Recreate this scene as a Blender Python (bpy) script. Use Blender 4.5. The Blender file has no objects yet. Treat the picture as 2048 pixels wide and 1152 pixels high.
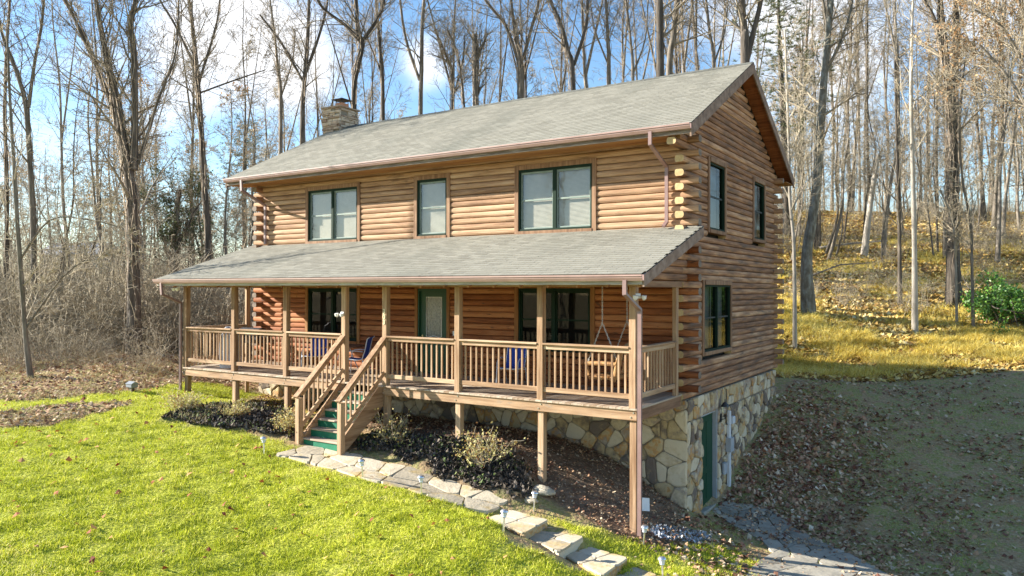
import bpy, math, random
import numpy as np
from mathutils import Vector, Matrix, noise as mnoise
R = math.radians
scene = bpy.context.scene
COL = scene.collection
rnd = random.Random(7)

# ---------------------------------------------------------------- camera
CAM = np.array([5.79024792, -16.11188162, 2.38690453])
FW = np.array([-0.54010619, 0.84159237, 0.00275437])
RT = np.array([0.84159688, 0.54010328, 0.00177406])
UP = np.array([-5.38763840e-06, -3.27625136e-03, 9.99994633e-01])
FPX = 1516.355
cd = bpy.data.cameras.new('camera'); cam = bpy.data.objects.new('camera', cd); COL.objects.link(cam)
cd.sensor_width = 36; cd.lens = FPX/2048*36; cd.clip_start = .1; cd.clip_end = 3000
cam.matrix_world = Matrix(((RT[0], UP[0], -FW[0], CAM[0]), (RT[1], UP[1], -FW[1], CAM[1]), (RT[2], UP[2], -FW[2], CAM[2]), (0, 0, 0, 1)))
scene.camera = cam
# ---------------------------------------------------------------- light
SUNV = Vector((2.35, 1.0, -1.07)).normalized()          # travel direction of the light
sd = bpy.data.lights.new('sun', 'SUN'); sun = bpy.data.objects.new('sun', sd); COL.objects.link(sun)
sd.energy = 5.0; sd.angle = R(.5); sd.color = (1.0, .94, .84)
sun.rotation_euler = SUNV.to_track_quat('-Z', 'Y').to_euler()
world = bpy.data.worlds.new('World'); scene.world = world; world.use_nodes = True
nt = world.node_tree; nt.nodes.clear()
N = nt.nodes.new; L_ = nt.links.new
wo = N('ShaderNodeOutputWorld'); bg = N('ShaderNodeBackground'); bg.inputs[1].default_value = .08
sky = N('ShaderNodeTexSky'); sky.sky_type = 'NISHITA'; sky.sun_disc = False
sky.sun_elevation = math.asin(-SUNV.z); sky.sun_rotation = math.atan2(-2.35, -1.0)
sky.air_density = 1.0; sky.dust_density = .15; sky.ozone_density = 2.0
# clouds: soft cumulus patches in the sky dome
tc = N('ShaderNodeTexCoord'); ns = N('ShaderNodeTexNoise'); ns.inputs['Scale'].default_value = 4.2; ns.inputs['Detail'].default_value = 9; ns.inputs['Roughness'].default_value = .55
L_(tc.outputs['Generated'], ns.inputs['Vector'])
def sdir(u, v):
    d = FW*FPX + RT*(u-1024) + UP*(576-v); return d/np.linalg.norm(d)
acc = None
for (u, v, rad, amp) in [(470, 85, .10, 1.7), (545, 120, .075, 1.5), (400, 150, .07, .9), (190, 115, .07, .75), (310, 160, .07, .7), (860, 145, .035, .8), (60, 10, .05, .5), (620, 195, .05, .6),
                        (1560, 60, .11, 1.0), (1700, 40, .12, .8), (2000, 60, .13, .7), (1900, 250, .15, .5), (1120, 75, .03, .4), (-250, 250, .12, .7), (2500, 100, .15, .8), (800, -500, .12, .8), (-900, -200, .15, .9), (3200, -300, .15, .8)]:
    d = sdir(u, v)
    vm = N('ShaderNodeVectorMath'); vm.operation = 'DISTANCE'; L_(tc.outputs['Generated'], vm.inputs[0]); vm.inputs[1].default_value = tuple(d)
    mr = N('ShaderNodeMapRange'); mr.interpolation_type = 'SMOOTHSTEP'; L_(vm.outputs['Value'], mr.inputs[0])
    mr.inputs[1].default_value = rad*1.9; mr.inputs[2].default_value = 0; mr.inputs[3].default_value = 0; mr.inputs[4].default_value = amp
    if acc is None: acc = mr.outputs[0]
    else:
        a = N('ShaderNodeMath'); a.operation = 'MAXIMUM'; L_(acc, a.inputs[0]); L_(mr.outputs[0], a.inputs[1]); acc = a.outputs[0]
m1 = N('ShaderNodeMath'); m1.operation = 'MULTIPLY_ADD'; L_(ns.outputs['Fac'], m1.inputs[0]); m1.inputs[1].default_value = 4.0; m1.inputs[2].default_value = -2.3
m2 = N('ShaderNodeMath'); m2.operation = 'ADD'; L_(m1.outputs[0], m2.inputs[0]); L_(acc, m2.inputs[1])
cr = N('ShaderNodeMapRange'); cr.interpolation_type = 'SMOOTHSTEP'; L_(m2.outputs[0], cr.inputs[0]); cr.inputs[1].default_value = .0; cr.inputs[2].default_value = 1.1; cr.inputs[4].default_value = .95
hs = N('ShaderNodeHueSaturation'); hs.inputs['Saturation'].default_value = 1.12; hs.inputs['Value'].default_value = 1.0; L_(sky.outputs[0], hs.inputs['Color'])
mxw = N('ShaderNodeMix'); mxw.data_type = 'RGBA'; L_(cr.outputs[0], mxw.inputs[0]); L_(hs.outputs[0], mxw.inputs[6]); mxw.inputs[7].default_value = (5.6, 5.65, 5.8, 1)
L_(mxw.outputs[2], bg.inputs[0]); L_(bg.outputs[0], wo.inputs[0])
vs = scene.view_settings; vs.view_transform = 'Standard'; vs.look = 'None'; vs.gamma = 1; vs.use_curve_mapping = False
vs.exposure = 1.72
scene.render.engine = 'CYCLES'; scene.cycles.max_bounces = 6; scene.cycles.transparent_max_bounces = 12

# ---------------------------------------------------------------- pixel helpers (a pixel of the survey photo -> a point in the place)
def ray(u, v): return FW + RT*((u-1024)/FPX) + UP*((576-v)/FPX)
def on(u, v, ax, val):
    d = ray(u, v); return CAM + d*((val-CAM[ax])/d[ax])
def at(u, v, dep): return CAM + ray(u, v)*dep
# ---------------------------------------------------------------- terrain
STEPS = [([(973,1037),(1048,1065),(1095,1039),(1022,1020)], -1.82, 'uppermost stone step below the end of the flagstone walk'),
 ([(1055,1075),(1117,1102),(1166,1073),(1097,1053)], -1.97, 'second stone step with a bluish top, halfway down the flight'),
 ([(1132,1110),(1205,1149),(1254,1115),(1180,1094)], -2.13, 'third stone step, next above the bottom one'),
 ([(1222,1158),(1290,1200),(1345,1160),(1268,1134)], -2.30, 'lowest stone step, cut off by the bottom edge of the view')]
G = [(-14.1,-2.7,-.57),(-11.9,-2.7,-.79),(-9.85,-2.7,-.82),(-7.2,-4.05,-1.2),(-4.25,-2.7,-.97),(-2.1,-2.7,-1.56),(-.07,-2.7,-2.25),(-3.2,-2.7,-1.22),(-1.1,-2.7,-1.93),
 (-13.6,0,-.95),(-11.5,0,-.98),(-9,0,-1.02),(-7,0,-1.06),(-5.18,0,-1.1),(-3.47,0,-1.15),(-2.6,0,-1.26),(-1.84,0,-1.5),(-1.35,0,-1.64),(-1,0,-1.91),(0,-.3,-2.35),
 (.06,.9,-2.74),(.06,1.86,-2.68),(.06,2.6,-2.52),(.06,3.5,-2.17),(.06,4.3,-1.83),(.06,5.56,-1.59),(.06,6.4,-1.2),(.06,7.5,-.8),(0,9,-.62),
 (-7,4,-1.0),(-3,3,-1.3),(-3,6,-1.0),(-11,4,-.9),(-14,4,-.7),(-14,8,-.4),(-7,8.5,-.4),
 (-6.6,-3.2,-1.1),(-1.75,-3.6,-1.88),(-2.2,-4.2,-1.80),(-1.4,-4.4,-2.02),(-.9,-4.6,-2.2),(-.2,-4.9,-2.45),(.4,-5.1,-2.65),
 (-12,-7.4,-.8),(-8,-7,-1.22),(-4,-7.5,-1.75),(0,-7.5,-2.5),(-16,-5,-.45),(-20,-3,-.2),(-10,-12,-1.2),(-4,-12,-1.9),(2,-12,-2.7),(6,-12,-3.1),(5.8,-16,-3.2),(-4,-18,-2.0),(-14,-16,-1.0),
 (1.5,-1.5,-2.78),(3.6,0,-3.02),(6.2,1.5,-3.1),(6,-3,-3.25),(3,3,-2.7),(6,5,-2.4),(3,7.5,-1.4),(7,9,-1.4),(0,11,-.55),(-1,14,-.5),(2.7,14.2,-.42),(6.6,14.2,-.3),(12,14,-.35),(12,5,-2.4),(14,-4,-3.4),
 (-17,2,-.4),(-20,6,-.2),(-24,0,-.1)]
G = [g for g in G if not (-2.4 < g[0] < .5 and -5.3 < g[1] < -3.5)]
for q_, z_, l_ in STEPS:
    for (u, v) in q_: G.append((*on(u, v, 2, z_)[:2], z_-.07))
for (u, v, z) in ((970,1036,-1.71),(1018,1000,-1.70),(843,992,-1.55),(905,955,-1.52),(728,960,-1.38),(790,921,-1.33),(1060,1010,-1.78)): G.append((*on(u, v, 2, z)[:2], z))
for u in (1560, 1700, 1900, 2100, 2400):
    for d, z in ((31,.7),(36,1.95),(42,3.5),(50,5.5),(62,8.7),(72,9.3),(95,9.0),(140,7)): G.append((*at(u,576,d)[:2], z))
for u in (1100, 1300):
    for d, z in ((42,2.3),(62,6.5),(80,7),(130,6)): G.append((*at(u,576,d)[:2], z))
for u in (700,):
    for d, z in ((40,.9),(60,2.4),(90,3.2),(140,3)): G.append((*at(u,576,d)[:2], z))
for u in (-400, 0, 300):
    for d, z in ((26,-.15),(34,.15),(45,.35),(75,1.2),(130,1.5)): G.append((*at(u,576,d)[:2], z))
for p in [(-200,-100,0),(-200,100,2),(0,200,6),(150,150,8),(200,0,-4),(150,-150,-6),(0,-150,-5),(-100,-150,-3),(60,-30,-5),(60,30,2),(0,-60,-4),(-50,-40,-1)]: G.append(p)
G = np.array(G)
def _tps(r2): return np.where(r2 > 0, .5*r2*np.log(np.maximum(r2, 1e-12)), 0)
_n = len(G); _K = _tps(((G[:,None,:2]-G[None,:,:2])**2).sum(-1)) + np.eye(_n)*.02
_P = np.c_[np.ones(_n), G[:,:2]]; _A = np.block([[_K, _P],[_P.T, np.zeros((3,3))]])
_w = np.linalg.solve(_A, np.r_[G[:,2], 0,0,0])
def gz(x, y):
    x = np.asarray(x, float); y = np.asarray(y, float); sh = x.shape
    q = np.c_[x.ravel(), y.ravel()]; out = np.empty(len(q))
    for i in range(0, len(q), 20000):
        b = q[i:i+20000]
        out[i:i+20000] = _tps(((b[:,None]-G[None,:,:2])**2).sum(-1))@_w[:_n] + _w[_n] + b@_w[_n+1:]
    out = np.clip(out, -8, 11)
    return out.reshape(sh)
def g1(x, y): return float(gz(np.array([x]), np.array([y]))[0])
def ground(u, v, dz=0):
    d = ray(u, v); t = np.concatenate([np.linspace(6, 60, 540), np.linspace(60, 150, 200)])
    P = CAM[None] + d[None]*t[:,None]; h = P[:,2]-gz(P[:,0], P[:,1])
    i = np.argmax(h < 0) if (h < 0).any() else len(t)-1
    a, b = t[max(i-1,0)], t[i]
    for _ in range(22):
        m = (a+b)/2; p = CAM+d*m
        if p[2] < g1(p[0], p[1]): b = m
        else: a = m
    p = CAM+d*a; p[2] += dz; return p

# ---------------------------------------------------------------- materials
def ramp(nt, cols):
    r = nt.nodes.new('ShaderNodeValToRGB'); e = r.color_ramp.elements
    while len(e) < len(cols): e.new(.5)
    for k, (p, c) in enumerate(cols): e[k].position = p; e[k].color = (*c, 1)
    return r
def mat(name, cols, scale=5, st=(1,1,1), rough=.75, bump=.2, bscale=None, rand=.0, island=0., stain=None, spec=.3, metal=0, detail=6, transl=0, bdist=.01, coord='Object', shift=True):
    m = bpy.data.materials.new(name); m.use_nodes = True; nt = m.node_tree; N = nt.nodes.new; L = nt.links.new
    b = nt.nodes['Principled BSDF']; b.inputs['Roughness'].default_value = rough; b.inputs['Metallic'].default_value = metal
    b.inputs['Specular IOR Level'].default_value = spec
    tc = N('ShaderNodeTexCoord'); mp = N('ShaderNodeMapping'); mp.inputs['Scale'].default_value = st
    L(tc.outputs[coord], mp.inputs['Vector']); oi = N('ShaderNodeObjectInfo'); vec = mp.outputs[0]
    if shift:
        mu = N('ShaderNodeMath'); mu.operation = 'MULTIPLY'; L(oi.outputs['Random'], mu.inputs[0]); mu.inputs[1].default_value = 37
        va = N('ShaderNodeVectorMath'); va.operation = 'ADD'; L(mp.outputs[0], va.inputs[0]); L(mu.outputs[0], va.inputs[1]); vec = va.outputs[0]
    n = N('ShaderNodeTexNoise'); n.inputs['Scale'].default_value = scale; n.inputs['Detail'].default_value = detail; n.inputs['Roughness'].default_value = .62; L(vec, n.inputs['Vector'])
    fac = n.outputs['Fac']
    if island:
        ge = N('ShaderNodeNewGeometry'); mm = N('ShaderNodeMath'); mm.operation = 'MULTIPLY_ADD'; L(ge.outputs['Random Per Island'], mm.inputs[0]); mm.inputs[1].default_value = island; mm.inputs[2].default_value = -island/2
        ad = N('ShaderNodeMath'); L(mm.outputs[0], ad.inputs[0]); L(fac, ad.inputs[1]); fac = ad.outputs[0]
    if rand:
        mm = N('ShaderNodeMath'); mm.operation = 'MULTIPLY_ADD'; L(oi.outputs['Random'], mm.inputs[0]); mm.inputs[1].default_value = rand; mm.inputs[2].default_value = -rand/2
        ad = N('ShaderNodeMath'); L(mm.outputs[0], ad.inputs[0]); L(fac, ad.inputs[1]); fac = ad.outputs[0]
    r = ramp(nt, cols); L(fac, r.inputs[0]); col = r.outputs[0]
    if stain:
        sc, ssc, lo, hi, sst = stain
        mp2 = N('ShaderNodeMapping'); mp2.inputs['Scale'].default_value = sst; L(tc.outputs[coord], mp2.inputs['Vector'])
        n2 = N('ShaderNodeTexNoise'); n2.inputs['Scale'].default_value = ssc; n2.inputs['Detail'].default_value = 5; L(mp2.outputs[0], n2.inputs['Vector'])
        mr = N('ShaderNodeMapRange'); L(n2.outputs['Fac'], mr.inputs[0]); mr.inputs[1].default_value = lo; mr.inputs[2].default_value = hi
        mx = N('ShaderNodeMix'); mx.data_type = 'RGBA'; L(mr.outputs[0], mx.inputs[0]); L(col, mx.inputs[6]); mx.inputs[7].default_value = (*sc, 1); col = mx.outputs[2]
    L(col, b.inputs['Base Color'])
    if bump:
        n3 = N('ShaderNodeTexNoise'); n3.inputs['Scale'].default_value = bscale or scale*4; n3.inputs['Detail'].default_value = 4; L(vec, n3.inputs['Vector'])
        bp = N('ShaderNodeBump'); bp.inputs['Strength'].default_value = bump; bp.inputs['Distance'].default_value = bdist; L(n3.outputs['Fac'], bp.inputs['Height']); L(bp.outputs[0], b.inputs['Normal'])
    if transl:
        tr = N('ShaderNodeBsdfTranslucent'); L(col, tr.inputs[0]); ms = N('ShaderNodeMixShader'); ms.inputs[0].default_value = transl
        L(b.outputs[0], ms.inputs[1]); L(tr.outputs[0], ms.inputs[2]); L(ms.outputs[0], nt.nodes['Material Output'].inputs[0])
    return m
GX, GY, GZ = (.12,1.6,1.6), (1.6,.12,1.6), (1.6,1.6,.12)
def wood(name, a, b, c, g, **k):
    kw = dict(scale=9, st=g, rough=.8, bump=.35, bscale=40, rand=.34, bdist=.006); kw.update(k)
    return mat(name, [(.28,a),(.52,b),(.75,c)], **kw)
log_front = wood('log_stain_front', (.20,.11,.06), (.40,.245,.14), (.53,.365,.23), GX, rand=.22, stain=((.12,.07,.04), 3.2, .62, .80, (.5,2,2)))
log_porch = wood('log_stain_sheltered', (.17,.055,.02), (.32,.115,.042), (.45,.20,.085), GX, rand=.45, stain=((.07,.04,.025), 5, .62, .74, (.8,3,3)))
log_side = wood('log_weathered_side', (.13,.065,.036), (.36,.19,.10), (.60,.385,.225), GY, rand=.25, stain=((.15,.095,.065), 2.2, .5, .72, (3,.5,3)))
log_end = wood('log_end_cut', (.40,.28,.13), (.52,.39,.2), (.6,.47,.28), (1,1,1), rand=.2)
log_end_dark = wood('log_end_weathered', (.13,.10,.08), (.2,.16,.125), (.28,.23,.17), (1,1,1), rand=.2)
trim_z = wood('trim_brown_upright', (.15,.08,.045), (.26,.15,.085), (.36,.23,.14), GZ, rand=.15)
trim_x = wood('trim_brown_level', (.15,.08,.045), (.26,.15,.085), (.36,.23,.14), GX, rand=.15)
trim_y = wood('trim_brown_side', (.15,.08,.045), (.26,.15,.085), (.36,.23,.14), GY, rand=.15)
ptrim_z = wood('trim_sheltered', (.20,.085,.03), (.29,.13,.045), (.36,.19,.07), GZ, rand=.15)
dk_x = wood('deck_wood_level', (.22,.125,.065), (.39,.255,.15), (.53,.39,.255), GX, rand=.3, stain=((.22,.19,.15), 6, .6, .85, (.6,2,2)))
dk_y = wood('deck_wood_across', (.22,.125,.065), (.39,.255,.15), (.53,.39,.255), GY, rand=.3)
dk_z = wood('deck_wood_upright', (.22,.125,.065), (.39,.255,.15), (.53,.39,.255), GZ, rand=.25)
dk_floor = wood('deck_boards_worn', (.28,.19,.12), (.42,.33,.24), (.52,.44,.34), GY, rand=.4)
fascia_m = wood('fascia_weathered', (.09,.07,.055), (.19,.155,.125), (.36,.33,.29), (.25,3,3), rand=.2)
rake_m = wood('rake_board', (.13,.085,.06), (.24,.165,.12), (.33,.25,.20), (.6,.6,.6), rand=.2)
soffit_m = wood('soffit_boards', (.17,.07,.02), (.30,.14,.045), (.38,.2,.07), GX, rand=.2)
gutter_m = mat('gutter_enamel', [(.3,(.31,.20,.17)),(.7,(.40,.27,.235))], scale=3, rough=.35, bump=.03, spec=.5)
spout_m = mat('downspout_enamel', [(.3,(.20,.125,.115)),(.7,(.28,.185,.17))], scale=3, rough=.4, bump=.03, spec=.5)
shingle_m = mat('shingle_grey_green', [(.2,(.17,.16,.13)),(.5,(.24,.23,.19)),(.8,(.31,.295,.245))], scale=60, rough=.93, bump=.5, bscale=220, rand=.16, island=.3, stain=((.17,.17,.14), .7, .52, .85, (1.3,.35,.35)), spec=.15, bdist=.004, shift=False)
felt_m = mat('roof_felt', [(.3,(.05,.05,.045)),(.7,(.08,.08,.07))], rough=.95)
sash_m = mat('sash_pale_green', [(.3,(.16,.21,.18)),(.7,(.24,.29,.25))], rough=.5, bump=0)
green_m = mat('green_window_frame', [(.3,(.008,.022,.013)),(.7,(.012,.030,.018))], scale=2, rough=.7, bump=.03, spec=.15)
gdoor_m = mat('green_door_paint', [(.3,(.005,.048,.022)),(.7,(.008,.065,.030))], scale=3, rough=.45, bump=.05, spec=.4)
griser_m = mat('green_riser_paint', [(.3,(.012,.13,.07)),(.7,(.02,.19,.10))], scale=4, rough=.6, bump=.1)
screen_m = mat('window_mullion_dark', [(.3,(.02,.03,.03)),(.7,(.03,.04,.04))], rough=.6)
blind_m = mat('blind_slats', [(.3,(.50,.45,.37)),(.7,(.58,.53,.45))], rough=.7, bump=0)
dark_m = mat('room_dark', [(.3,(.02,.02,.02)),(.7,(.035,.032,.03))], rough=.9, bump=0)
stone_m = mat('fieldstone', [(.12,(.18,.14,.11)),(.28,(.44,.33,.18)),(.40,(.52,.40,.23)),(.50,(.50,.27,.085)),(.60,(.33,.27,.22)),(.72,(.55,.44,.28)),(.88,(.64,.54,.38))], scale=5, rough=.85, bump=.6, bscale=22, rand=1.0, bdist=.02)
mortar_m = mat('mortar', [(.3,(.19,.16,.12)),(.7,(.31,.265,.2))], scale=12, rough=.95, bump=.5)
chim_m = mat('chimney_ledgestone', [(.2,(.28,.19,.13)),(.5,(.48,.36,.25)),(.8,(.62,.51,.38))], scale=6, rough=.85, bump=.6, rand=.6, bdist=.02)
clay_m = mat('clay_flue', [(.3,(.5,.22,.12)),(.7,(.58,.28,.16))])
black_m = mat('black_metal', [(.3,(.02,.02,.022)),(.7,(.035,.035,.04))], rough=.5, bump=.05, spec=.5)
flag_m = mat('flagstone', [(.2,(.34,.29,.21)),(.5,(.50,.43,.31)),(.8,(.60,.53,.40))], scale=3, rough=.8, bump=.5, bscale=14, rand=.4, stain=((.45,.30,.07), 2.2, .55, .75, (1,1,1)), bdist=.02)
flag_g = mat('flagstone_bluegrey', [(.2,(.20,.18,.14)),(.5,(.33,.30,.24)),(.8,(.45,.41,.33))], scale=3, rough=.8, bump=.5, bscale=14, rand=.3, bdist=.02)
white_m = mat('white_paint', [(.3,(.72,.72,.70)),(.7,(.8,.8,.78))], rough=.5, bump=0)
steel_m = mat('brushed_steel', [(.3,(.62,.62,.62)),(.7,(.75,.75,.75))], rough=.28, bump=.05, metal=.85)
chairfr_m = mat('chair_tube', [(.3,(.52,.58,.66)),(.7,(.6,.66,.74))], rough=.35, bump=0, spec=.5)
blue_m = mat('blue_sling', [(.3,(.02,.055,.36)),(.7,(.03,.08,.46))], scale=30, rough=.8, bump=.1)
grey_m = mat('grey_plastic', [(.3,(.36,.38,.40)),(.7,(.44,.46,.48))], rough=.5, bump=0)
pvc_m = mat('white_pvc', [(.3,(.60,.63,.66)),(.7,(.68,.7,.73))], rough=.45, bump=0)
cover_m = mat('silver_cover', [(.3,(.45,.46,.50)),(.7,(.6,.61,.64))], scale=4, rough=.5, bump=.6, bscale=6, bdist=.05)
brass_m = mat('brass', [(.3,(.75,.6,.3)),(.7,(.8,.66,.36))], rough=.25, metal=1, bump=0)
chain_m = mat('chain_zinc', [(.3,(.5,.5,.47)),(.7,(.6,.6,.56))], rough=.5, metal=.3, bump=0)
bench_m = wood('bench_log', (.24,.12,.05), (.40,.22,.09), (.52,.34,.16), (1,1,1))
rock_m = mat('field_rock', [(.3,(.34,.30,.22)),(.7,(.48,.42,.32))], scale=4, rough=.9, bump=.6)
# vegetation
bark_grey = mat('bark_grey', [(.3,(.09,.078,.06)),(.55,(.21,.18,.145)),(.8,(.38,.34,.28))], scale=6, st=(1.6,1.6,.25), rough=.95, bump=.9, bscale=14, rand=.2, bdist=.03)
bark_dark = mat('bark_dark', [(.3,(.05,.043,.035)),(.55,(.12,.10,.08)),(.8,(.27,.235,.19))], scale=5, st=(1.6,1.6,.22), rough=.95, bump=1, bscale=10, rand=.2, bdist=.04)
bark_pale = mat('bark_pale', [(.3,(.26,.225,.175)),(.55,(.38,.34,.28)),(.8,(.5,.45,.38))], scale=6, st=(1.4,1.4,.35), rough=.9, bump=.5, rand=.2, bdist=.02)
bark_moss = mat('bark_mossy', [(.3,(.08,.075,.06)),(.5,(.17,.16,.13)),(.65,(.26,.28,.26)),(.85,(.36,.42,.38))], scale=5, st=(1.4,1.4,.5), rough=.95, bump=.8, bdist=.03)
twig_m = mat('twigs_brown', [(.3,(.15,.125,.09)),(.7,(.33,.28,.205))], scale=.7, rough=.9, bump=0, rand=.25, island=.4, coord='Object')
twig_tan = mat('twigs_tan', [(.3,(.24,.205,.145)),(.7,(.50,.43,.31))], scale=.7, rough=.9, bump=0, rand=.25, island=.4)
vine_m = mat('vine_stems', [(.3,(.22,.17,.12)),(.7,(.46,.38,.29))], scale=3, rough=.95, bump=0, island=.5)
leaf_tan = mat('dead_leaves_clinging', [(.3,(.32,.18,.08)),(.7,(.52,.35,.19))], scale=1, rough=.8, bump=0, island=.7, transl=.3)
needle_m = mat('pine_needles', [(.3,(.05,.075,.025)),(.7,(.17,.19,.08))], scale=1, rough=.7, bump=0, island=.7, transl=.2)
holly_m = mat('holly_leaves', [(.3,(.05,.15,.02)),(.7,(.20,.38,.07))], scale=2, rough=.4, bump=0, island=.7, transl=.25, spec=.5)
grass_m = mat('lawn_blades', [(.1,(.16,.19,.015)),(.38,(.42,.48,.025)),(.62,(.62,.64,.05)),(.8,(.74,.69,.14)),(.95,(.82,.72,.34))], scale=.9, rough=.6, bump=0, island=.62, transl=.25, shift=False)
gold_m = mat('dry_golden_grass', [(.1,(.36,.24,.05)),(.4,(.74,.57,.08)),(.9,(.94,.85,.36))], scale=.6, rough=.7, bump=0, island=.7, transl=.35, shift=False)
litter_m = mat('fallen_leaves', [(.05,(.16,.07,.045)),(.3,(.32,.17,.10)),(.55,(.48,.30,.17)),(.8,(.53,.36,.21)),(.97,(.56,.45,.31))], scale=1, rough=.8, bump=0, island=1.2, transl=.12, shift=False)
litter_r = mat('fallen_leaves_russet', [(.05,(.18,.04,.02)),(.5,(.40,.13,.05)),(.95,(.55,.30,.12))], scale=1, rough=.8, bump=0, island=1.2, transl=.12, shift=False)
mulch_m = mat('mulch_chips', [(.1,(.02,.017,.014)),(.6,(.075,.06,.048)),(.95,(.20,.165,.13))], scale=2, rough=.85, bump=0, island=1, shift=False)
shrub_l = mat('shrub_leaves', [(.1,(.28,.14,.05)),(.4,(.40,.33,.10)),(.8,(.58,.54,.24))], scale=2, rough=.7, bump=0, island=1, transl=.25)
def glass(name, tint, refl):
    m = bpy.data.materials.new(name); m.use_nodes = True; nt = m.node_tree; nt.nodes.clear(); N = nt.nodes.new; L = nt.links.new
    o = N('ShaderNodeOutputMaterial'); t = N('ShaderNodeBsdfTransparent'); t.inputs[0].default_value = (*tint, 1); g = N('ShaderNodeBsdfGlossy'); g.inputs['Roughness'].default_value = .03
    lw_ = N('ShaderNodeLayerWeight'); lw_.inputs[0].default_value = .5; fr = N('ShaderNodeMath'); fr.operation = 'POWER'; L(lw_.outputs['Facing'], fr.inputs[0]); fr.inputs[1].default_value = 3.5; ma = N('ShaderNodeMath'); ma.operation = 'MULTIPLY_ADD'; ma.inputs[1].default_value = .9 if refl > .03 else .4; ma.inputs[2].default_value = refl; ma.use_clamp = True
    tc = N('ShaderNodeTexCoord'); n = N('ShaderNodeTexNoise'); n.inputs['Scale'].default_value = 1.6; L(tc.outputs['Object'], n.inputs[0]); b = N('ShaderNodeBump'); b.inputs['Strength'].default_value = .12; b.inputs['Distance'].default_value = .02; L(n.outputs[0], b.inputs['Height']); L(b.outputs[0], g.inputs['Normal'])
    L(fr.outputs[0], ma.inputs[0]); mx = N('ShaderNodeMixShader'); L(ma.outputs[0], mx.inputs[0]); L(t.outputs[0], mx.inputs[1]); L(g.outputs[0], mx.inputs[2]); L(mx.outputs[0], o.inputs[0]); return m
glass_m = glass('window_glass', (.90,.92,.90), .10)
glass_d = glass('screened_glass', (.45,.48,.48), .03)

# ---------------------------------------------------------------- mesh helpers
ORG = {}                                           # world location of top-level objects
def link(o, parent=None):
    COL.objects.link(o)
    if parent is not None: o.parent = parent
    return o
def mesh(name, V, F, mats, idx=None, smooth=False):
    me = bpy.data.meshes.new(name); me.from_pydata([tuple(map(float, v)) for v in V], [], F)
    for m in (mats if isinstance(mats, (list, tuple)) else [mats]): me.materials.append(m)
    if idx is not None: me.polygons.foreach_set('material_index', idx)
    if smooth: me.polygons.foreach_set('use_smooth', [True]*len(me.polygons))
    me.update(); return me
def fastmesh(name, V, F, mats, idx=None, smooth=False):
    """V (n,3), F (m,k) numpy"""
    V = np.asarray(V, np.float32); F = np.asarray(F, np.int32); me = bpy.data.meshes.new(name); k = F.shape[1]
    me.vertices.add(len(V)); me.vertices.foreach_set('co', V.ravel()); me.loops.add(F.size); me.loops.foreach_set('vertex_index', F.ravel())
    me.polygons.add(len(F)); me.polygons.foreach_set('loop_start', np.arange(0, F.size, k, dtype=np.int32)); me.polygons.foreach_set('loop_total', np.full(len(F), k, np.int32))
    for m in (mats if isinstance(mats, (list, tuple)) else [mats]): me.materials.append(m)
    if idx is not None: me.polygons.foreach_set('material_index', np.asarray(idx, np.int32))
    me.polygons.foreach_set('use_smooth', np.full(len(F), smooth)); me.update(calc_edges=True); me.validate(); return me
def obj(name, me, parent=None, loc=None, rot=None):
    o = bpy.data.objects.new(name, me); link(o, parent)
    if loc is not None: o.location = [float(a) for a in loc]
    if rot is not None: o.rotation_euler = rot
    return o
def empty(name, loc=(0,0,0), rz=0):
    o = bpy.data.objects.new(name, None); link(o); o.location = [float(a) for a in loc]; o.rotation_euler = (0,0,rz); o.empty_display_size = .2; return o
def tag(o, label=None, cat=None, group=None, kind=None):
    if label: o['label'] = label
    if cat: o['category'] = cat
    if group: o['group'] = group
    if kind: o['kind'] = kind
    return o
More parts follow.
